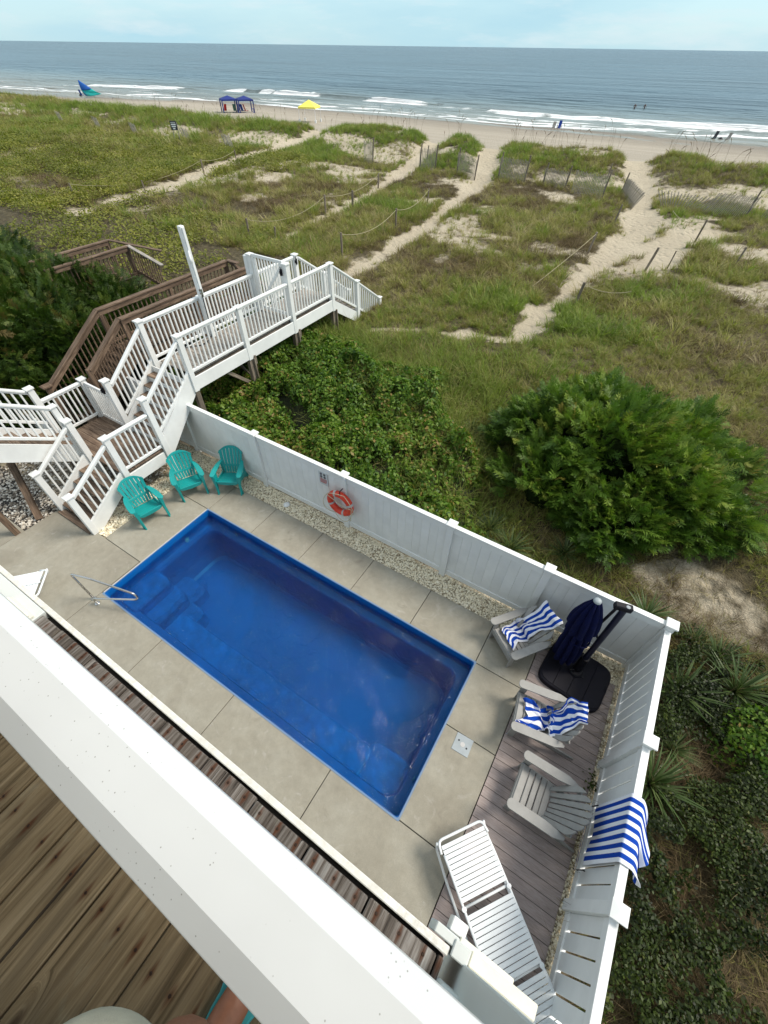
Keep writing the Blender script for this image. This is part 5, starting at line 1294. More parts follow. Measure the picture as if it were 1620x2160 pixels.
# ---- leafy shrub masses built leaf by leaf
def leaf_cloud(name, mat, C, N_, size, asp=.5, seed=0, parent=None, kind=None, hue=None, fold=.25, jitter=.8, tri=False):
    # C centres (n,3); N_ preferred normals (n,3)
    rg = np.random.default_rng(seed); n = len(C)
    nr_ = N_ + rg.normal(0,jitter,(n,3)); nr_ /= np.linalg.norm(nr_,axis=1,keepdims=True)+1e-9
    t = np.cross(nr_, rg.normal(0,1,(n,3))); t /= np.linalg.norm(t,axis=1,keepdims=True)+1e-9; b = np.cross(nr_,t)
    s_ = (size*rg.uniform(.6,1.3,n))[:,None] if np.isscalar(size) else (size*rg.uniform(.7,1.25,n))[:,None]
    v = np.stack([C-t*s_, C+b*s_*asp+nr_*s_*fold*.5, C+t*s_, C-b*s_*asp+nr_*s_*fold*.5],1).reshape(-1,3)
    f = np.arange(4*n).reshape(n,4)
    h = rg.uniform(0,1,n) if hue is None else np.clip(hue+rg.normal(0,.22,n),0,1)
    me = np_mesh(name, v, f, mat, False, None, {'hue': h}); o = inst(name, me, parent)
    if kind: tag(o, kind=kind)
    return o
thk = hue_leaf('thicket_leaf', [(0.,(0.0202,0.0525,0.0080)),(.35,(0.0598,0.1260,0.0150)),(.68,(0.1196,0.2152,0.0240)),(.93,(0.2024,0.2835,0.0400)),(1.,(0.2760,0.1995,0.0600))], trans=.35)
rg = np.random.default_rng(12)
def thick_h(x, y):
    # height of the shrub canopy above the ground behind the fence
    e = sst(4.15,4.7,y)*(1-sst(8.0,10.4,y+.25*(x-1)-.8*(vnoise(x,y,1.5,101)-.5)*2))
    e = e*(1-sst(5.6,7.4,x+.55*(y-4.2)-1.6*(vnoise(x,y,1.1,103)-.5)))*sst(-5.5,-4,x)
    return e*(.22+1.0*fbm(x,y,1.2,102,3)+.50*fbm(x,y,.40,104,2))
def canopy_pts(n, x0,x1,y0,y1, hfun, sd, layer=.22):
    rg = np.random.default_rng(sd); x = rg.uniform(x0,x1,n); y = rg.uniform(y0,y1,n); h = hfun(x,y); k = (h > .12) & (rg.uniform(0,1,n) < np.clip(h*2,0,1)); x,y,h = x[k],y[k],h[k]
    z = hz(x,y)+h-layer*np.abs(rg.normal(0,1,len(x)))*np.minimum(1,h*1.6); e = .12
    nx_ = -(hfun(x+e,y)-hfun(x-e,y))/(2*e); ny_ = -(hfun(x,y+e)-hfun(x,y-e))/(2*e); N_ = np.stack([nx_,ny_,np.ones_like(nx_)],1); N_ /= np.linalg.norm(N_,axis=1,keepdims=True)
    k = vis_mask(x,y,z,60); return np.stack([x,y,z],1)[k], N_[k], h[k]
C, N_, h = canopy_pts(250000, -5.4,7.8,4.15,10.4, thick_h, 13)
# gather leaves into sprigs so that clumps and dark gaps read
sp_ = vnoise(C[:,0],C[:,1],.20,111)*.55+vnoise(C[:,0]+C[:,2]*2,C[:,1],.42,112)*.45; k = sp_+rg.normal(0,.08,len(C)) > .435; C,N_,sp_ = C[k],N_[k],sp_[k]
print('thicket', len(C))
leaf_cloud('leafy_thicket', thk, C, N_, .052, .60, 14, kind='stuff', hue=.50+.55*(fbm(C[:,0],C[:,1],1.6,113,3)-.3)+.5*(sp_-.45), jitter=.75)
# a dark understorey surface keeps the gaps closed
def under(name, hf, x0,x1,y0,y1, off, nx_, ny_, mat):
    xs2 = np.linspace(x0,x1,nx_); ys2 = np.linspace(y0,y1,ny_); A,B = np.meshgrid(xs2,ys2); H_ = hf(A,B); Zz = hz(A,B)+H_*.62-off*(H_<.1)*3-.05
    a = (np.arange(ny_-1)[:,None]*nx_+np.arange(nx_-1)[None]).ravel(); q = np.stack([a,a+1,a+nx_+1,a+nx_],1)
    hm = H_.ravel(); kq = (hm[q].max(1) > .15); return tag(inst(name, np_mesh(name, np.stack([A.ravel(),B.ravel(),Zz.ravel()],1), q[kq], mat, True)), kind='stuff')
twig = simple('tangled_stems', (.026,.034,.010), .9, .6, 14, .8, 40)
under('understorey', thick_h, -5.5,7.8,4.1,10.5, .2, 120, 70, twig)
# reeds and tall grass mixed through the thicket edge
tB = [tuft('r', gm3, 14, .85, .40, .016, .75, s, 4) for s in (21,22)] + [tuft('r', gm1, 16, .75, .38, .013, .8, 23, 4), tuft('r', gm4, 12, .7, .4, .009, .8, 24, 4)]
rg = np.random.default_rng(31); n = 5200; x = rg.uniform(-3.2,6.5,n); y = rg.uniform(4.6,11.2,n)
w_ = np.exp(-((y-9.2-.2*(1-x)*.3)/1.5)**2)*sst(-2.8,-1.5,x)*(1-sst(3,5,x)) + .10 + .5*np.exp(-((x-4.2)/1.2)**2-((y-6.8)/2.2)**2); k = (rg.uniform(0,1,n) < w_*.8) & (path_d(x,y) > .45); x,y = x[k],y[k]; n = len(x)
z = hz(x,y)+thick_h(x,y)*.45; print('reeds', n)
scatter('tall_grass', gm3, np.stack([x,y,z],1), np.stack([rg.normal(0,.2,n),rg.normal(0,.2,n),rg.uniform(0,6.28,n)],1), rg.uniform(.6,1.15,n), rg.choice([0,1,2,3],n,p=[.35,.25,.25,.15]), tB)

# ---- rough dark growth outside the right fence
def right_h(x, y):
    e = sst(9.3,9.7,x)*(1-sst(4.3,6.2,y+.6*(vnoise(x,y,.8,121)-.5))); patchy = sst(.26,.46,fbm(x,y,1.1,122,3)+.18*np.exp(-((x-10.9)/.7)**2-((y-3.6)/.9)**2)+.10*np.exp(-((y+1)/1.0)**2)-.10*np.exp(-((y-1.0)/.9)**2-((x-10.4)/.8)**2))
    return e*patchy*(.25+.45*fbm(x,y,.6,123,3))
C, N_, h = canopy_pts(200000, 9.25,13.4,-2.2,6.4, right_h, 15, .12)
rv = hue_leaf('vine_leaf', [(0.,(0.0128,0.0208,0.0056)),(.45,(0.0360,0.0544,0.0104)),(.8,(0.0680,0.1000,0.0176)),(1.,(0.1200,0.1360,0.0280))], trans=.3)
sp_ = vnoise(C[:,0],C[:,1],.22,131); k = sp_+np.random.default_rng(3).normal(0,.08,len(C)) > .45; C,N_ = C[k],N_[k]; print('right', len(C))
leaf_cloud('vine_groundcover', rv, C, N_, .026, .6, 16, kind='stuff', hue=.15+.8*(fbm(C[:,0],C[:,1],1.0,132,3)-.25), jitter=.6)
tC = [tuft('d', gm4, 34, .42, .52, .008, 1.0, s, 4, .2) for s in (31,32,33)] + [tuft('d', gm2, 26, .45, .4, .009, .9, 34, 4)] + [tuft('d', gm1, 22, .4, .4, .009, .9, 35, 4)]
rg = np.random.default_rng(33); n = 2300; x = rg.uniform(9.3,13.4,n); y = rg.uniform(-2.4,6.6,n); k = rg.uniform(0,1,n) < (.50+.45*(fbm(x,y,.9,141,2)>.5))*(1-.8*np.exp(-(((x-10.2)/1.5)**2+((y-6.2)/.95)**2))); x,y = x[k],y[k]; n = len(x); z = hz(x,y)
swirl = 3.0*fbm(x,y,2.0,142,2)
scatter('dry_grass', gm4, np.stack([x,y,z-.02],1), np.stack([rg.normal(.25,.2,n),rg.normal(.1,.2,n),swirl+rg.normal(0,.9,n)],1), rg.uniform(.55,1.1,n), rg.choice(5,n,p=[.26,.26,.22,.14,.12]), tC)

# ---- evergreen shrubs: sprays of scale foliage over a branching core
def spray_template(seed, L=.22, nb=11):
    # a feathery flat spray: stem with side twigs, each twig a thin kite
    rg = np.random.default_rng(seed); V=[];F=[]
    def kite(a,b,w_):
        a=np.array(a);b=np.array(b);d=b-a; s_=np.cross(d,[0,0,1.]); s_=s_/(np.linalg.norm(s_)+1e-9)*w_; m_=a+d*.45; i=len(V); V.extend([a,m_+s_+[0,0,w_*.5],b,m_-s_+[0,0,w_*.5]]); F.append((i,i+1,i+2,i+3))
    kite((0,0,0),(0,L,0.02),.006)
    for i in range(nb):
        t=(i+.5)/nb; base=(0,L*t*.9,.015*t); ln=L*(.50-.30*t)*rg.uniform(.7,1.2)
        for s_ in (-1,1):
            an=R(rg.uniform(30,55)); kite(base,(s_*ln*math.sin(an),base[1]+ln*math.cos(an),base[2]+rg.normal(0,.014)),.0062)
    return np.array(V), np.array(F)
sprays = [spray_template(s) for s in range(4)]
def orient(d, upj, rg):
    n=len(d); y=d/np.linalg.norm(d,axis=1,keepdims=True); x=np.cross(y, upj); x/=np.linalg.norm(x,axis=1,keepdims=True)+1e-9; z=np.cross(x,y); return np.stack([x,y,z],2)
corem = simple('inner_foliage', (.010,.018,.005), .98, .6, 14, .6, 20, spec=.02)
def evergreen(name, label, cat, cx,cy, z0, lobes, nsp, mat, seed, size=1.0, trunk=True, loosen=.12):
    t = thing(name, label, cat, (cx,cy,z0)); rg = np.random.default_rng(seed)
    allv=[];allf=[];hue=[];off=0
    vol = np.array([l[3]*l[4] for l in lobes]); cnt = (nsp*vol/vol.sum()).astype(int)
    for (lx,ly,lz,rx_,rz_),n in zip(lobes,cnt):
        d=rg.normal(0,1,(n,3)); d[:,2]=np.abs(d[:,2])*.9-.12; d/=np.linalg.norm(d,axis=1,keepdims=True)
        rr_=1.04-np.abs(rg.normal(0,.20,n)); lump=1+.20*(np.sin(d[:,0]*5+lx*3+seed)*np.cos(d[:,1]*4.3+ly)+.6*np.sin(d[:,2]*7+d[:,0]*6))
        c=np.stack([lx+d[:,0]*rx_*rr_*lump, ly+d[:,1]*rx_*rr_*lump, lz+d[:,2]*rz_*rr_*lump],1)
        inside=np.zeros(n,bool)
        for (mx_,my_,mz_,sx_,sz_) in lobes:
            if (mx_,my_)!=(lx,ly): inside|=(((c[:,0]-mx_)/sx_)**2+((c[:,1]-my_)/sx_)**2+((c[:,2]-mz_)/sz_)**2)<.55
        g=hz(c[:,0],c[:,1]); k=~inside&(c[:,2]>g+.02); c=c[k]; dd=d[k]; n=len(c)
        hole=vnoise(c[:,0]*1.0+c[:,2],c[:,1]+c[:,2]*.7,.42,seed); k=hole+rg.normal(0,.05,n)>.36; c=c[k];dd=dd[k];n=len(c)
        if n==0: continue
        dirv=dd*[1,1,.45]+rg.normal(0,.34,(n,3))+np.array([0,0,.28]); M3=orient(dirv, np.array([0,0,1.])+rg.normal(0,.35,(n,3)), rg); sc_=size*rg.uniform(.6,1.35,n)
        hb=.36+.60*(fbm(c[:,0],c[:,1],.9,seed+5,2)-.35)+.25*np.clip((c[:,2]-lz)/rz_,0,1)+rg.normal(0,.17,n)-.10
        for q in range(4):
            sel=np.arange(q,n,4); Tv,Tf=sprays[q]
            v=np.einsum('nij,kj->nki',M3[sel],Tv)*sc_[sel][:,None,None]+c[sel][:,None,:]
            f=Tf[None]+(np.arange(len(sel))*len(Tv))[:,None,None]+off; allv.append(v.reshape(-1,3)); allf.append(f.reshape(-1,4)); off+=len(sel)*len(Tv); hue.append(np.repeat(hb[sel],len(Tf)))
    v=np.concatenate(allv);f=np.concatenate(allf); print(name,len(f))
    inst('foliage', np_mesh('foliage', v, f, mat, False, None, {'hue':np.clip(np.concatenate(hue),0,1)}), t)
    m=MB()
    for (lx,ly,lz,rx_,rz_) in lobes:
        g=float(hz(np.array(lx),np.array(ly)))
        for i in range(9):
            a=rg.uniform(0,6.28); e=rg.uniform(.3,.95); tip=Vector((lx+rx_*.8*e*math.cos(a), ly+rx_*.8*e*math.sin(a), lz+rz_*.75*math.sqrt(max(0,1-e*e))))
            b_=Vector((cx*.5+lx*.5,cy*.5+ly*.5,min(g,z0+.2)-.05)); md=b_.lerp(tip,.5)+Vector((0,0,.12)); m.tube([b_,md,tip],[.035,.022,.008],5)
    m.build('branches', twig, t)
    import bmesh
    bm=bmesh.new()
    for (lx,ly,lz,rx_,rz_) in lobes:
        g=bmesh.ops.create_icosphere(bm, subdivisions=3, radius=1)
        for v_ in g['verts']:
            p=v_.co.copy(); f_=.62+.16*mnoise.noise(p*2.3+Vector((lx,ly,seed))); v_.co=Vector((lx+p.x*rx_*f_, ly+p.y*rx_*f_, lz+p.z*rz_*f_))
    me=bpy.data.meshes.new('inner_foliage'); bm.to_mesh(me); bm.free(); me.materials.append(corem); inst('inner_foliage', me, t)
    return t
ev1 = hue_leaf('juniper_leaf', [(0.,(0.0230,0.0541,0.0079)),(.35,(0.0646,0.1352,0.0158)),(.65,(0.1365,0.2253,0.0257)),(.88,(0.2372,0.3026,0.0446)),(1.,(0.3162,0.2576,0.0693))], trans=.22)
ev2 = hue_leaf('dark_cedar_leaf', [(0.,(.012,.026,.006)),(.4,(.028,.060,.009)),(.7,(.060,.105,.014)),(.9,(.12,.16,.024)),(1.,(.14,.10,.03))], trans=.2)
zg = lambda x,y: float(hz(np.array(float(x)),np.array(float(y))))
evergreen('juniper_bush','broad feathery green juniper bush spreading beyond the middle of the white fence','bush',7.2,8.5,zg(7.2,8.5),
  [(6.0,8.5,.8,1.05,.95),(6.6,9.6,.85,1.2,.9),(7.3,8.4,.95,1.5,1.15),(8.5,9.6,.85,1.1,.85),(8.6,8.0,.8,1.3,.95),(9.6,9.0,.85,.8,.6),(6.6,7.2,.6,1.0,.8),(7.9,6.9,.5,.95,.7),(9.6,7.9,.6,.8,.6)], 19000, ev1, 201, 1.45)
HD = [('overgrown dark evergreen shrub at the left edge, farthest from the white stair',-12.6,5.6,[(-13.5,5.4,1.3,1.8,1.35),(-11.9,5.5,1.3,1.6,1.35),(-15.2,6.2,1.3,1.7,1.5),(-12.8,4.2,1.3,1.7,1.5)],9000),
 ('dark evergreen shrub with yellow green tips below the far brown boardwalk',-9.0,5.9,[(-10.2,5.1,1.4,1.6,1.45),(-8.6,5.6,1.4,1.4,1.35),(-7.3,6.3,1.3,1.2,1.15),(-9.0,4.3,1.3,1.5,1.5),(-6.5,5.8,1.2,1.05,1.05),(-5.9,6.9,1.0,.8,.8)],13000),
 ('dark evergreen shrub filling the left edge above the white railings',-7.2,3.0,[(-7.4,3.9,1.2,1.5,1.4),(-8.9,3.2,1.1,1.6,1.6),(-6.1,4.4,1.1,1.05,1.15),(-7.2,2.5,.9,1.5,1.4),(-10.6,3.2,1.1,1.6,1.6)],15000),
 ('low shadowed evergreen shrub against the brown stair',-6.0,2.3,[(-5.8,3.1,.7,.9,.95),(-6.2,2.0,.5,1.0,1.1),(-5.6,2.5,.4,.65,.8),(-7.5,1.3,.6,1.3,1.3)],7000)]
for i,(lb,cx,cy,lo,ns) in enumerate(HD): tag(evergreen('evergreen_shrub', lb, 'shrub', cx, cy, zg(cx,cy), [(a,b,c+(-.12 if i == 0 else .0 if i == 1 else .08),d,e_) for a,b,c,d,e_ in lo], ns, ev2, 210+i, 1.35), group='evergreen shrubs left of the stairs')
# vine leaves trailing over the hedge next to the far brown rails
rg=np.random.default_rng(41); n=9000; x=rg.uniform(-9.2,-5.4,n); y=rg.uniform(5.6,8.4,n)
def hh_(x,y): return 1.15*sst(.0,.45,1-np.hypot((x+7.4)/1.8,(y-6.95)/1.35))*(.8+.35*fbm(x,y,.7,151,2))
C,N_,h = canopy_pts(16000,-9.2,-5.4,5.6,8.4,hh_,42,.2); leaf_cloud('trailing_vine', thk, C, N_, .042,.6,43,kind='stuff',hue=.55+.5*(fbm(C[:,0],C[:,1],.8,152,2)-.4),jitter=.6)
under('vine_stems', hh_, -9.3,-5.3,5.5,8.5,.2,40,30,twig)
# ---- yuccas
yl = hue_leaf('yucca_leaf', [(0.,(0.0780,0.0697,0.0338)),(.18,(0.0351,0.0574,0.0165)),(.6,(0.0585,0.0984,0.0270)),(1.,(0.1170,0.1558,0.0562))], .4, .15)
def yleaf(seed):
    rg=np.random.default_rng(seed); V=[];F=[]; dr=rg.uniform(.05,.5); K=6
    for k in range(K+1):
        t_=k/K; w_=.0145*(1-t_**2.2)*(.55+.45*min(1,t_*6))+.0008; y_=.56*t_; z_=-dr*.3*t_**2.4
        V+=[(-w_,y_*(1-.06*dr*t_),z_+w_*.35),(0,y_*(1-.06*dr*t_),z_),(w_,y_*(1-.06*dr*t_),z_+w_*.35)]
    for k in range(K): b0=3*k; F+=[(b0,b0+1,b0+4,b0+3),(b0+1,b0+2,b0+5,b0+4)]
    h_=rg.uniform(.25,1); me=np_mesh('leaf',np.array(V),np.array(F),yl,True,None,{'hue':np.full(len(F),h_)}); return me
YL=[yleaf(i) for i in range(8)]
dead=np_mesh('leaf',np.array([(-.012,0,0),(.012,0,0),(.010,.25,-.10),(-.010,.25,-.10),(.004,.42,-.30),(-.004,.42,-.30)]),np.array([(0,1,2,3),(3,2,4,5)]),gm4)
tr_=MB(); tr_.tube([(0,0,-.05),(0,0,.12)],[.05,.035],8); trm=tr_.mesh('stem',twig)
YU=[(4.2,8.0,.9,'yucca rosette at the thicket edge, upper left of the juniper bush'),(4.95,7.7,.95,'spiky yucca close against the left flank of the juniper bush'),(5.1,7.0,.75,'small yucca just below the one at the juniper bush\'s left flank'),(5.85,5.6,1.0,'yucca behind the fence, leftmost of the three below the juniper bush'),(6.45,5.35,1.0,'yucca behind the fence, middle of the three below the juniper bush'),(7.45,5.8,.9,'yucca behind the fence, rightmost of the three below the juniper bush'),
 (9.2,5.2,1.05,'yucca with hanging brown leaves on the sand just above the fence corner'),(10.05,5.15,.8,'small yucca in the row right of the fence corner, touching a larger one'),(10.45,5.05,1.0,'yucca in the row right of the fence corner, above the biggest one'),(10.75,4.55,1.35,'big yucca with wide rosette right of the fence corner'),(9.92,4.0,1.35,'big open yucca close outside the corner of the picket fence'),(9.75,2.35,1.25,'yucca outside the picket fence, lower right of the second post'),(9.62,1.85,.8,'small yucca half hidden by the picket fence just below another'),(11.25,4.6,.8,'yucca cut by the right edge of the picture'),(10.0,3.05,.75,'small shaded yucca under the trees of vines beside the picket fence')]
for i,(x,y,s_,lb) in enumerate(YU):
    z=zg(x,y); t=thing('yucca_plant', lb.replace('under the trees of vines beside','between two larger ones beside'), 'yucca', (x,y,z), 'yucca plants outside the fences'); rg=np.random.default_rng(900+i)
    inst('stem', trm, t, Matrix.Translation((x,y,z)) @ Matrix.Scale(s_,4))
    n=74
    for k in range(n):
        el=R(82-78*(k/n)**.8+rg.normal(0,5)); az=k*2.39996+rg.normal(0,.15); sc_=s_*rg.uniform(.8,1.1)*(.72+.28*min(1,k/14))
        M_=Matrix.Translation((x,y,z+.11*s_)) @ Matrix.Rotation(az,4,'Z') @ Matrix.Rotation(el,4,'X') @ Matrix.Rotation(rg.normal(0,.3),4,'Y') @ Matrix.Scale(sc_,4)
        inst('leaf', YL[k%8], t, M_)
    for k in range(12 if i==6 else 4):
        az=rg.uniform(0,6.28); inst('dead_leaf', dead, t, Matrix.Translation((x,y,z+.10*s_)) @ Matrix.Rotation(az,4,'Z') @ Matrix.Scale(s_,4))
# a sprig growing through the base of the picket fence, and one by the deck
C=[];
rg=np.random.default_rng(66)
C=np.array([9.0,1.88,.12])+rg.normal(0,1,(46,3))*[.05,.07,.06]; o=leaf_cloud('weed_sprig', rv, C, np.tile([0,0,1.],(46,1)), .026,.6,67,hue=np.full(46,.5)); tag(o,'small leafy weed growing at the foot of the picket fence','weed')
# shrubs with larger bright leaves right of the fence
def rb(x,y): return .75*sst(0,.5,1-np.hypot((x-11.2)/1.05,(y-3.75)/.85))*(.7+.4*fbm(x,y,.4,161,2))
C,N_,h=canopy_pts(9000,10.1,12.6,2.7,4.8,rb,68,.2); o=leaf_cloud('broadleaf_shrub', thk, C, N_, .038,.6,69,hue=.45+.5*(fbm(C[:,0],C[:,1],.5,162,2)-.4),jitter=.6); tag(o,'bright leafy shrub at the right edge, below the row of yuccas','shrub')
# ================================================================ rope posts and sand fences in the dunes
def rpost(x, y, h=.95, lean=0, wd_=.09, label=''):
    z = zg(x,y); o = bpy.data.objects.new('rope_post', cbox_mesh('rope_post', h+.2, wd_, wd_, greywood, .006)); M_,mid,L_ = axes((x,y,z-.2),(x+lean,y,z+h))
    link(o, None, Matrix.Translation(mid) @ M_); tag(o, label, 'post', 'weathered rope posts along the sand paths'); return Vector((x+lean,y,z+h-.06))
def rope(a, b, sag, label):
    m = MB(); pts = [a.lerp(b,t)+Vector((0,0,-sag*4*t*(1-t))) for t in np.linspace(0,1,14)]; m.tube(pts, .011, 5)
    tag(m.build('rope', beachrope), label, 'rope', 'ropes strung between the path posts')
pA = [rpost(4.4,16.8,.8,.10,.09,'nearest leaning post at the right path, beside the white boardwalk path fork'), rpost(5.95,22.3,.95,.18,.10,'leaning post standing alone in the widest sand of the right path'), rpost(6.75,22.9,.7,.05,.05,'thin stick beside the leaning post in the widest sand'),
      rpost(3.35,22.7,.85,.12,.08,'roped post on the left side of the right path'), rpost(3.35,28.0,.9,.10,.08,'post on the left side of the right path, farther up'), rpost(7.35,27.8,.95,.08,.08,'post with loose rope in the sandy fork on the right')]
rope(pA[0], Vector((6.0,18.3,zg(6,18.3)+.25)), .15, 'short loose rope running right from the nearest post'); rope(pA[3], Vector((2.6,17.2,zg(2.6,17.2)+.1)), .05, 'rope sloping down from the left post of the right path'); rope(pA[5], Vector((5.7,31,zg(5.7,31)+.3)), .25, 'loose rope hanging off the post in the sandy fork')
pB = [rpost(-5.4,15.6,.95,0,.07,'pale post at the near end of the middle path rope'), rpost(-5.7,20.6,.85,.0,.07,'second post of the middle path rope'), rpost(-6.9,26.2,.7,.05,.06,'third post of the middle path rope')]
rope(pB[0],pB[1],.35,'rope from the pale post to the second post of the middle path'); rope(pB[1],pB[2],.3,'rope from the second to the third post of the middle path')
pC = [rpost(-10.9,15.6,.8,0,.07,'near post of the left path rope, in the tall grass'), rpost(-10.6,21.2,.95,0,.08,'middle post of the left path rope'), rpost(-9.7,22.5,.85,.04,.09,'dark post on the right side of the left path'), rpost(-11.9,28.6,.8,.03,.08,'far post of the left path rope'), rpost(-9.9,16.3,.5,.05,.07,'short dark stub beside the left path')]
rope(pC[0],pC[1],.45,'rope along the left path from the near to the middle post'); rope(pC[1],pC[3],.35,'rope along the left path from the middle to the far post')
pD = [rpost(-24.5,15.2,.7,0,.06,'post at the near end of the farthest left rope'), rpost(-24.0,24.5,.9,0,.07,'post at the bend of the farthest left rope'), rpost(-22.5,18.5,.7,0,.07,'short post on the far left path'), rpost(-26.0,29.6,.8,0,.07,'post at the far end of the farthest left rope')]
rope(pD[0],pD[1],.55,'long sagging rope at far left over the green creepers'); rope(pD[1],pD[3],.2,'rope leading on to the far end at far left')
rpost(-43.5,19.2,.6,.3,.06,'broken leaning post by the small path at the left edge')
for x,y,h in ((-13.0,37.5,.9),(.6,38.5,.8),(9.2,24.6,.7)): rpost(x,y,h,.06,.07,{-13.0:'post at the crest end of the left path',.6:'dark post beside the crest gap of the right path',9.2:'thin post in the grass by the right edge'}[x])
slatm = simple('grey_slat_wood', (.36,.32,.27), .85, .3, 20, 0)
def sfence(label, a, b, h=1.15, lean=(0,0), n=None, posts=(0,1)):
    ax_, ay = a; bx_, by_ = b; t = thing('sand_fence', label, 'fence', (ax_, ay, zg(ax_,ay)), 'slatted sand fences on the dune back'); Ln = math.hypot(bx_-ax_,by_-ay); n = n or int(Ln/.10); m = MB()
    for i in range(n+1):
        f = i/n; x = ax_+(bx_-ax_)*f; y = ay+(by_-ay)*f; z = zg(x,y); lx = lean[0]*f+lean[1]*(1-f); m.beam((x,y,z-.1),(x+lx,y-.05*math.sin(i),z+h+.04*math.sin(i*2.3)), .040, .010, (0,1,0))
    m.build('slats', slatm, t).__setitem__('kind','stuff')
    for hh in (.3,.85):
        m = MB(); m.beam((ax_,ay-.02,zg(ax_,ay)+h*hh),(bx_+lean[0]*hh,by_-.02,zg(bx_,by_)+h*hh), .012, .012); m.build('wire', steel, t)
    for k in posts:
        x,y = (ax_,ay) if k == 0 else (bx_,by_); z = zg(x,y); m = MB(); m.tube([(x,y,z-.2),(x+.12,y,z+h+.28)], .045, 6); m.build('post', greywood, t)
sfence('sand fence panel at the left of the crest gap of the middle path', (-9.2,35.0),(-7.6,34.6), 1.15)
sfence('upright sand fence panel between the middle path and the crest', (-6.0,35.0),(-4.1,35.0), 1.2)
sfence('half buried sand fence panel in the middle of the back slope', (-2.9,35.4),(-1.3,35.1), .9)
sfence('sand fence panel just left of the right path gap', (-.6,34.2),(1.4,33.8), 1.15, posts=(1,))
sfence('collapsed sand fence bending into the right path gap', (2.2,35.4),(3.4,32.4), .8, (.5,.1), posts=(0,))
sfence('collapsed sand fence fanned out right of the path gap', (5.0,33.6),(6.8,33.4), .75, (.9,-.6), posts=())
sfence('leaning dark sand fence right of the path gap', (7.0,33.2),(9.2,33.6), 1.0, (.25,.5), posts=(1,))
sfence('sand fence running out of the picture at right', (9.9,33.8),(12.6,32.4), .95, (.1,.3), posts=())
sfence('sand fence panel left of the left path gap', (-12.2,34.8),(-11.0,35.0), 1.2)
sfence('short sand fence stub beside the left path', (-17.6,35.4),(-16.8,35.4), 1.3, posts=(1,))
for x,y,l in ((-30.5,33,'slanted sand fence panel left of the far left path'),(-36.5,33.5,'pale slanted sand fence panel behind the black sign'),(-44,33.5,'wide pale sand fence panel below the left crest'),(-50.5,33.8,'pale sand fence panel second from the left'),(-57.5,34,'pale sand fence panel at the far left')): sfence(l, (x,y),(x+1.3,y-.3), 1.0, (-.5,-.5), posts=())
# black and white dune sign
zs_ = zg(-36,32); sgd = thing('dune_sign', 'small black sign with a white panel on two thin stakes in the dunes', 'sign', (-36.1,32.3,zs_))
Md = Matrix.Translation((-36.1,32.3,zs_)) @ Matrix.Rotation(R(38),4,'Z')
link(bpy.data.objects.new('sign_board', cbox_mesh('sign_board', .55,.03,.62, inkm, .005)), sgd, Md @ Matrix.Translation((0,0,1.25)))
for k,(w_,z_) in enumerate(((.40,1.46),(.40,1.33),(.36,1.19),(.2,1.05))): link(bpy.data.objects.new('lettering_line', cbox_mesh('lettering_line', w_,.012,.09 if k else .03, vinyl, .002)), sgd, Md @ Matrix.Translation((0,-.021,z_)))
for s_ in (-.2,.24): link(bpy.data.objects.new('stake', cbox_mesh('stake', .06,.05,1.7, palewood, .004)), sgd, Md @ Matrix.Translation((s_,.03,.6)) @ Matrix.Rotation(R(4),4,'Y'))
# old pole far left
m = MB(); z = zg(-103.5,50); m.tube([(-102.5,50,z-.5),(-103.4,50,z+1.4),(-104.6,50,z+4.0)], [.13,.11,.06], 7); m.tube([(-103.0,50.1,z-.2),(-102.7,50.1,z+1.3)], .05, 5); tag(m.build('old_pole', simple('reddish_pole', (.16,.08,.05), .8, .3, 4, .1)), 'leaning brown pole on the dune at the far left edge', 'pole')
# ================================================================ on the beach
def bz_(x,y): return zg(x,y)
navyc = simple('navy_canopy', (.006,.022,.17), .8, .15, 4, 0); yellowc = simple('yellow_canopy', (.82,.72,.13), .8, .08, 4, 0); redc = simple('red_fabric', (.62,.015,.02), .8, .15, 4, 0)
greenc = simple('green_fabric', (.06,.16,.12), .8, .15, 4, 0); bluec = simple('blue_fabric', (.012,.05,.30), .8, .15, 4, 0); bucketm = simple('white_bucket', (.8,.8,.8), .5, .05, 4, 0)
def canopy_tent(label, cx, cy, rz, size, eave, peak, mat, legmat, legr=.05):
    z = bz_(cx,cy); t = thing('beach_canopy', label, 'canopy', (cx,cy,z)); M_ = Matrix.Translation((cx,cy,z)) @ Matrix.Rotation(rz,4,'Z'); h = size/2
    m = MB(); e = h+.06
    base = [(-e,-e),(0,-e*.97),(e,-e),(e*.97,0),(e,e),(0,e*.97),(-e,e),(-e*.97,0)]
    m.add([(x,y,eave-.22) for x,y in base]+[(x,y,eave) for x,y in base]+[(0,0,peak)], [(i,(i+1)%8,8+(i+1)%8,8+i) for i in range(8)]+[(8+i,8+(i+1)%8,16) for i in range(8)])
    m.build('roof', mat, t, M_, solid=.01)
    for sx in (-1,1):
        for sy in (-1,1):
            m = MB(); m.box((sx*h-legr,sy*h-legr,-.1),(sx*h+legr,sy*h+legr,eave)); m.build('leg', legmat, t, M_)
            m = MB(); m.beam((sx*h,sy*h,eave-.35),(sx*h*.4,sy*h*.4,peak-.25), .03,.03); m.build('strut', steel, t, M_)
    return M_
az = R(-32)
Mc = canopy_tent('left navy blue canopy of the joined pair on the beach', -82.6,82.6, R(58)*0+R(55), 2.9, 2.0, 2.5, navyc, navyc, .09)
Mc2 = canopy_tent('right navy blue canopy of the joined pair on the beach', -80.8,85.3, R(55), 2.9, 2.0, 2.5, navyc, navyc, .09)
My = canopy_tent('yellow canopy with white legs standing in buckets on the beach', -59.4,79.8, R(20), 3.0, 2.05, 2.9, yellowc, bucketm, .025)
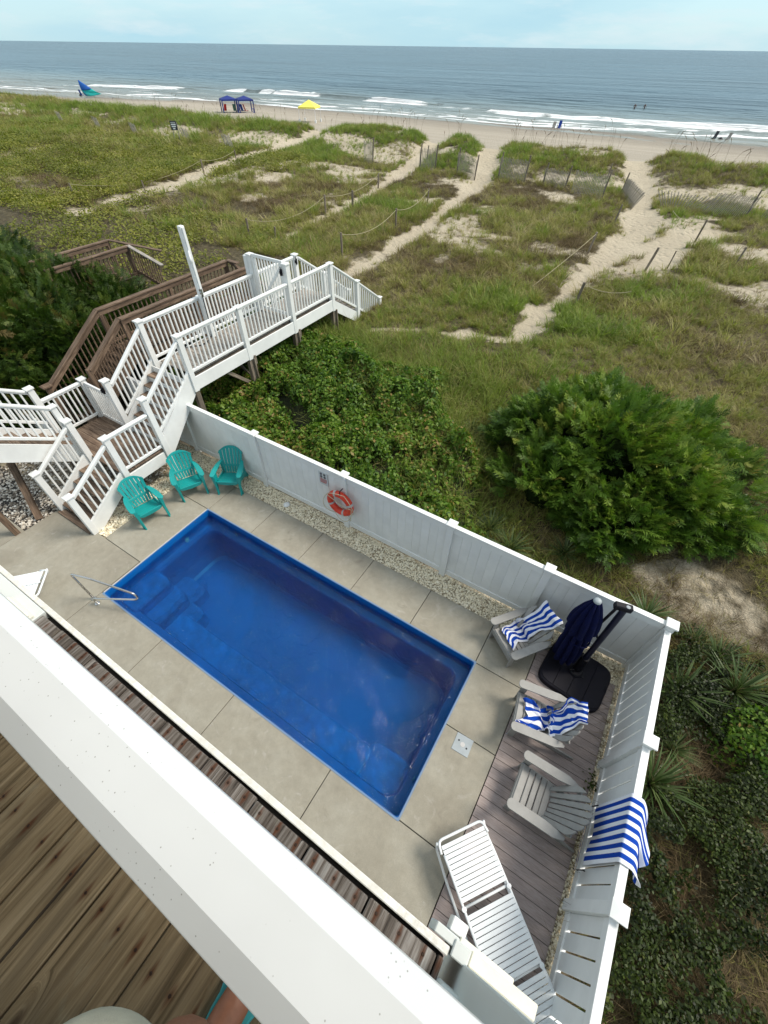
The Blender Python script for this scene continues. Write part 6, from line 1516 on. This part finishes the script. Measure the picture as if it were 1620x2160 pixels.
for sx in (-1,1):
    for sy in (-1,1):
        p = My @ Vector((sx*1.5,sy*1.5,0)); m = MB(); m.lathe([(0,.02),(.15,.02),(.19,.42),(.17,.42),(.14,.06)], 14, (p.x,p.y,bz_(p.x,p.y)-.02)); tag(m.build('bucket', bucketm), 'white bucket weighing down %s leg of the yellow canopy' % {(-1,-1):'the left front',(1,-1):'the right front',(-1,1):'the left rear',(1,1):'the right rear'}[(sx,sy)], 'bucket', 'white buckets under the yellow canopy')
def beach_chair(label, x, y, rz, mat, back=.75):
    z = bz_(x,y); t = thing('beach_chair', label, 'beach chair', (x,y,z), 'folding chairs on the beach'); M_ = Matrix.Translation((x,y,z)) @ Matrix.Rotation(rz,4,'Z')
    m = MB(); m.add([(-.28,.28,.34),(.28,.28,.34),(.28,-.02,.26),(-.28,-.02,.26),(.28,-.25,.28),(-.28,-.25,.28)], [(0,1,2,3),(3,2,4,5)]); m.build('seat', mat, t, M_, solid=.015)
    m = MB(); m.add([(-.28,-.25,.28),(.28,-.25,.28),(.28,-.48,.28+back*.6),(-.28,-.48,.28+back*.6),(.26,-.60,.3+back),(-.26,-.60,.3+back)], [(0,1,2,3),(3,2,4,5)]); m.build('back', mat, t, M_, solid=.015)
    for s_ in (-1,1):
        m = MB(); m.tube([(s_*.3,.3,0),(s_*.3,.28,.34),(s_*.3,.22,.56),(s_*.3,-.30,.60)], .016, 6); m.tube([(s_*.3,.30,.34),(s_*.3,-.35,.0)], .016, 6); m.build('leg', steel, t, M_)
for l,a,b,r_,mt in (('red folding chair at the left under the navy canopies',-83.3,81.9,70,redc),('green folding chair between the navy canopy legs',-81.9,83.4,30,greenc),('pale folding chair in the middle under the navy canopies',-81.5,84.2,20,palewood),('dark blue folding chair near the right navy canopy leg',-80.9,84.6,10,bluec),('bright red folding chair at the right under the navy canopies',-80.2,84.9,-20,redc)): beach_chair(l,a,b,R(r_),mt,1.0)
m = MB(); p = (-79.6,86.2); z = bz_(*p); m.lathe([(0,.62),(.3,.62),(.3,.58),(.05,.56),(.05,.02),(.2,0)], 14, (*p,z)); tag(m.build('side_table', bluec), 'small blue round table under the right edge of the navy canopies', 'table')
beach_chair('left folding chair at the water line', -22.0,103.6,R(180),palewood,.8); beach_chair('blue folding chair at the water line, right of a pale one', -21.1,104.0,R(175),bluec,1.0)
for l,x,y,r_ in (('dark chair at the right end of the waterline',3.9,108.4,150),): beach_chair(l,x,y,R(r_),inkm,.9)
for l,x,y in (('low dark beach bag beside the dark chair near the water',5.0,108.6),('dark bag on the sand below the blue shade sail',-150.5,92.4)):
    m = MB(); z = bz_(x,y); m.tube([(x-.4,y,z+.18),(x,y,z+.30),(x+.4,y,z+.16)], [.12,.26,.10], 8); tag(m.build('beach_bag', inkm), l, 'bag')
beach_chair('pale folding chair beside the bag at the right waterline', 5.9,108.9,R(150),palewood,.8)
# shade sail blowing at the left
ss = thing('shade_sail', 'tall blown shade sail of deep blue and turquoise cloth on the left beach', 'sail', (-147,93,bz_(-147,93)))
zb = bz_(-147,93); A_ = Vector((-148.4,92.0,zb+3.3)); 
def sail(nm, pts, mat):
    m = MB(); n = 10
    a,b,c = [Vector(p) for p in pts]
    idx = {}
    for i in range(n+1):
        for j in range(n+1-i):
            u,v = i/n,j/n; p = a*(1-u-v)+b*u+c*v; bul = (4*u*v+4*u*(1-u-v)*.6)*.55; idx[(i,j)] = len(m.v); m.v.append((p.x+.35*bul,p.y-.4*bul,p.z-.2*bul))
    for i in range(n):
        for j in range(n-i):
            m.f.append((idx[(i,j)],idx[(i+1,j)],idx[(i,j+1)]))
            if i+j < n-1: m.f.append((idx[(i+1,j)],idx[(i+1,j+1)],idx[(i,j+1)]))
    m.build(nm, mat, ss, smooth=True, solid=.01)
tealc = simple('turquoise_cloth', (.01,.42,.38), .7, .1, 4, 0); bluec2 = simple('bright_blue_cloth', (.005,.10,.42), .7, .1, 4, 0)
sail('blue_cloth', [A_, (-148.5,92.0,zb+1.3), (-146.4,93.8,zb+1.55)], bluec2); sail('turquoise_cloth', [(-148.5,92.0,zb+1.32), (-147.8,92.4,zb+.1), (-144.6,95.2,zb+.6)], tealc); sail('turquoise_cloth', [(-148.5,92.0,zb+1.31), (-144.6,95.2,zb+.6), (-146.4,93.8,zb+1.56)], tealc)
m = MB(); m.tube([(-148.5,92.1,zb-.2), tuple(A_)], .04, 6); m.build('pole', steel, ss)
beach_chair('blue folding chair under the shade sail', -149.3,92.2,R(20),bluec,1.1); beach_chair('dark blue folding chair right beside the shade sail pole', -147.6,92.3,R(-20),bluec,.9)
# ================================================================ people
skin = simple('tanned_skin', (.30,.125,.070), .5, .22, 30, .15, 90); skinb = simple('swimmer_skin', (.12,.06,.045), .6, .1, 5, 0)
def skin_body(name, J, E_, mat, parent=None, M=None, sub=2, root=0):
    me = bpy.data.meshes.new(name); me.from_pydata([j[:3] for j in J], E_, []); me.materials.append(mat)
    o = bpy.data.objects.new(name, me); link(o, parent, M)
    sk_ = o.modifiers.new('skin','SKIN'); sk_.use_smooth_shade = True
    for i, j in enumerate(J):
        d = me.skin_vertices[0].data[i]; r = j[3]; d.radius = (r, r) if isinstance(r,(int,float)) else r; d.use_root = (i == root)
    m = o.modifiers.new('sub','SUBSURF'); m.levels = sub; m.render_levels = sub
    return o
for (x,y,lb,dx) in ((-17.7,158.2,'left of two swimmers standing in the sea at right',.1),(-15.6,159.6,'right of two swimmers standing in the sea at right',-.1)):
    J = [(0,0,.95,.15),(0,0,1.2,.15),(0,0,1.45,.17),(0,0,1.60,.06),(0,0,1.74,.11),(.12,0,.5,.09),(-.12,0,.5,.09),(.13,0,.05,.06),(-.13,0,.05,.06),(.24,.0,1.42,.06),(.38,-.05,1.15,.045),(.40,-.2,.95,.035),(-.24,0,1.42,.06),(-.36,-.05,1.15,.045),(-.38,-.2,.98,.035)]
    E_ = [(0,1),(1,2),(2,3),(3,4),(0,5),(5,7),(0,6),(6,8),(2,9),(9,10),(10,11),(2,12),(12,13),(13,14)]
    o = skin_body('person', J, E_, skinb, None, Matrix.Translation((x,y,SZ-.85)), 1); tag(o, lb, 'person')
# the photographer, standing on the balcony behind the handrail
cxp, cyp = CAM.x-.205, CAM.y-.43
pz = thing('person', 'tanned person in pale shorts and aqua flip-flops standing behind the balcony handrail', 'person', (cxp-.12,cyp-.1,DZ))
S2 = 1.0
def PJ(x,y,z,r): return (cxp+x, cyp+y, DZ+z, r)
J = [PJ(-.13,-.24,.98,.135), PJ(-.13,-.27,1.20,.13), PJ(-.13,-.30,1.40,.15), PJ(-.13,-.31,1.53,.06), PJ(-.13,-.27,1.66,.095), PJ(-.13,-.26,1.72,.09),
     PJ(.0,-.12,.88,.095), PJ(.03,.035,.52,.078), PJ(.0,-.08,.30,.056), PJ(.0,-.13,.09,.036), PJ(.0,-.02,.055,.046), PJ(.0,.07,.045,.042),
     PJ(-.24,-.36,.88,.088), PJ(-.23,-.56,.50,.060), PJ(-.23,-.66,.30,.052), PJ(-.23,-.76,.09,.036), PJ(-.24,-.65,.055,.038), PJ(-.24,-.56,.045,.030),
     PJ(.07,-.30,1.42,.055), PJ(.17,-.36,1.15,.043), PJ(.19,-.26,.93,.030), PJ(.19,-.22,.86,.026),
     PJ(-.33,-.30,1.42,.055), PJ(-.43,-.36,1.15,.043), PJ(-.45,-.26,.93,.030), PJ(-.45,-.22,.86,.026)]
E_ = [(0,1),(1,2),(2,3),(3,4),(4,5),(0,6),(6,7),(7,8),(8,9),(9,10),(10,11),(0,12),(12,13),(13,14),(14,15),(15,16),(16,17),(2,18),(18,19),(19,20),(20,21),(2,22),(22,23),(23,24),(24,25)]
for hb, sx in ((21,1),(25,-1)):
    hx,hy,hz_,_ = J[hb]
    for k,(dx,ln) in enumerate(((-.030,.075),(-.010,.085),(.010,.080),(.028,.062))):
        i0 = len(J); J += [(hx+dx*.2, hy+dx, hz_-.045, .010),(hx+.006*sx, hy+dx*1.15+.005, hz_-.045-ln*.5, .0085),(hx-.004*sx, hy+dx*1.2+.012, hz_-.045-ln, .007)]; E_ += [(hb,i0),(i0,i0+1),(i0+1,i0+2)]
    i0 = len(J); J += [(hx-.012*sx,hy+.035,hz_-.02,.011),(hx-.02*sx,hy+.058,hz_-.055,.009)]; E_ += [(hb,i0),(i0,i0+1)]
skin_body('body', J, E_, skin, pz)
clothm = simple('pale_khaki_cloth', (.50,.49,.40), .9, .12, 30, .4, 400); shirtm = simple('pale_shirt_cloth', (.55,.54,.46), .9, .1, 20, .3, 300)
m = MB()
for lx, ly in ((-.03,-.015),(-.24,-.42)):
    pr_ = [(.0,.97,.14),(-.07,.80,.128),(-.05,.66,.118),(-.035,.60,.120)]
    n = 24; b0 = len(m.v)
    for (yy,zz,rr_) in [(-.18,.99,.135),(-.10,.86,.135),(-.03,.74,.125),(-.025,.665,.122)]:
        for k in range(n): a = 2*math.pi*k/n; m.v.append((cxp+lx+rr_*(1+.05*math.sin(3*a))*math.cos(a), cyp+ly+yy+rr_*(1+.05*math.sin(2*a+1))*math.sin(a), DZ+zz))
    for j in range(3):
        for k in range(n): m.f.append((b0+j*n+k,b0+j*n+(k+1)%n,b0+(j+1)*n+(k+1)%n,b0+(j+1)*n+k))
m.build('shorts', clothm, pz, smooth=True, solid=.006, sub=1)
m = MB(); n = 32
tor = [(-.24,.90,.215,.155),(-.25,1.05,.205,.165),(-.27,1.20,.20,.16),(-.30,1.38,.225,.145),(-.31,1.47,.17,.11),(-.31,1.515,.08,.07)]
for (yy,zz,ra,rb_) in tor:
    for k in range(n): a = 2*math.pi*k/n; m.v.append((cxp-.13+ra*math.cos(a), cyp+yy+rb_*math.sin(a), DZ+zz))
for j in range(len(tor)-1):
    for k in range(n): m.f.append((j*n+k,j*n+(k+1)%n,(j+1)*n+(k+1)%n,(j+1)*n+k))
for sx,s0 in ((.07,1),(-.33,-1)): m.tube([(cxp+sx-.02*s0,cyp-.30,DZ+1.43),(cxp+sx+.05*s0,cyp-.33,DZ+1.30),(cxp+sx+.085*s0,cyp-.35,DZ+1.19)], [.075,.07,.068], 16, cap=False)
m.build('shirt', shirtm, pz, smooth=True, solid=.006)
hairm = simple('brown_hair', (.06,.035,.02), .8, .3, 60, .5, 200)
m = MB(); m.lathe([(0,.145),(.06,.13),(.10,.08),(.112,.02),(.10,-.05),(.085,-.07)], 24, (cxp-.13,cyp-.285,DZ+1.70)); m.build('hair', hairm, pz, smooth=True)
for nm,dx,dy,dz,r_,mt in (('eye',.034,.088,1.675,.012,vinyl),('eye',-.034,.088,1.675,.012,vinyl),('nose',0,.098,1.65,.018,skin),('ear',.094,-.005,1.66,.022,skin),('ear',-.094,-.005,1.66,.022,skin),('mouth',0,.09,1.612,.016,redink)):
    import bmesh
    bm = bmesh.new(); bmesh.ops.create_uvsphere(bm, u_segments=10, v_segments=8, radius=r_); me = bpy.data.meshes.new(nm); bm.to_mesh(me); bm.free(); me.materials.append(mt); inst(nm, me, pz, Matrix.Translation((cxp-.13+dx,cyp-.27+dy,DZ+dz)))
aqua = simple('aqua_rubber', (.05,.36,.38), .5, .1, 10, 0)
for lx, ly, an in ((.0,.0,0),(-.24,-.63,0)):
    pts = []
    for k in range(28):
        a = 2*math.pi*k/28; yy = .145*math.sin(a); ww = .058+.010*math.sin(a)-(.010 if abs(math.sin(a))<.3 else 0); pts.append((cxp+lx+ww*math.cos(a)*1.12, cyp+ly-.02+yy))
    m = MB(); m.prism(pts, DZ, DZ+.028); fl_ = m.build('flip_flop', aqua, pz, bevel=.005)
    m = MB(); m.tube([(cxp+lx+.058,cyp+ly-.07,DZ+.02),(cxp+lx+.045,cyp+ly-.05,DZ+.085),(cxp+lx,cyp+ly-.045,DZ+.108),(cxp+lx-.045,cyp+ly-.05,DZ+.085),(cxp+lx-.058,cyp+ly-.07,DZ+.02)], .007, 6); m.build('strap', aqua, fl_)
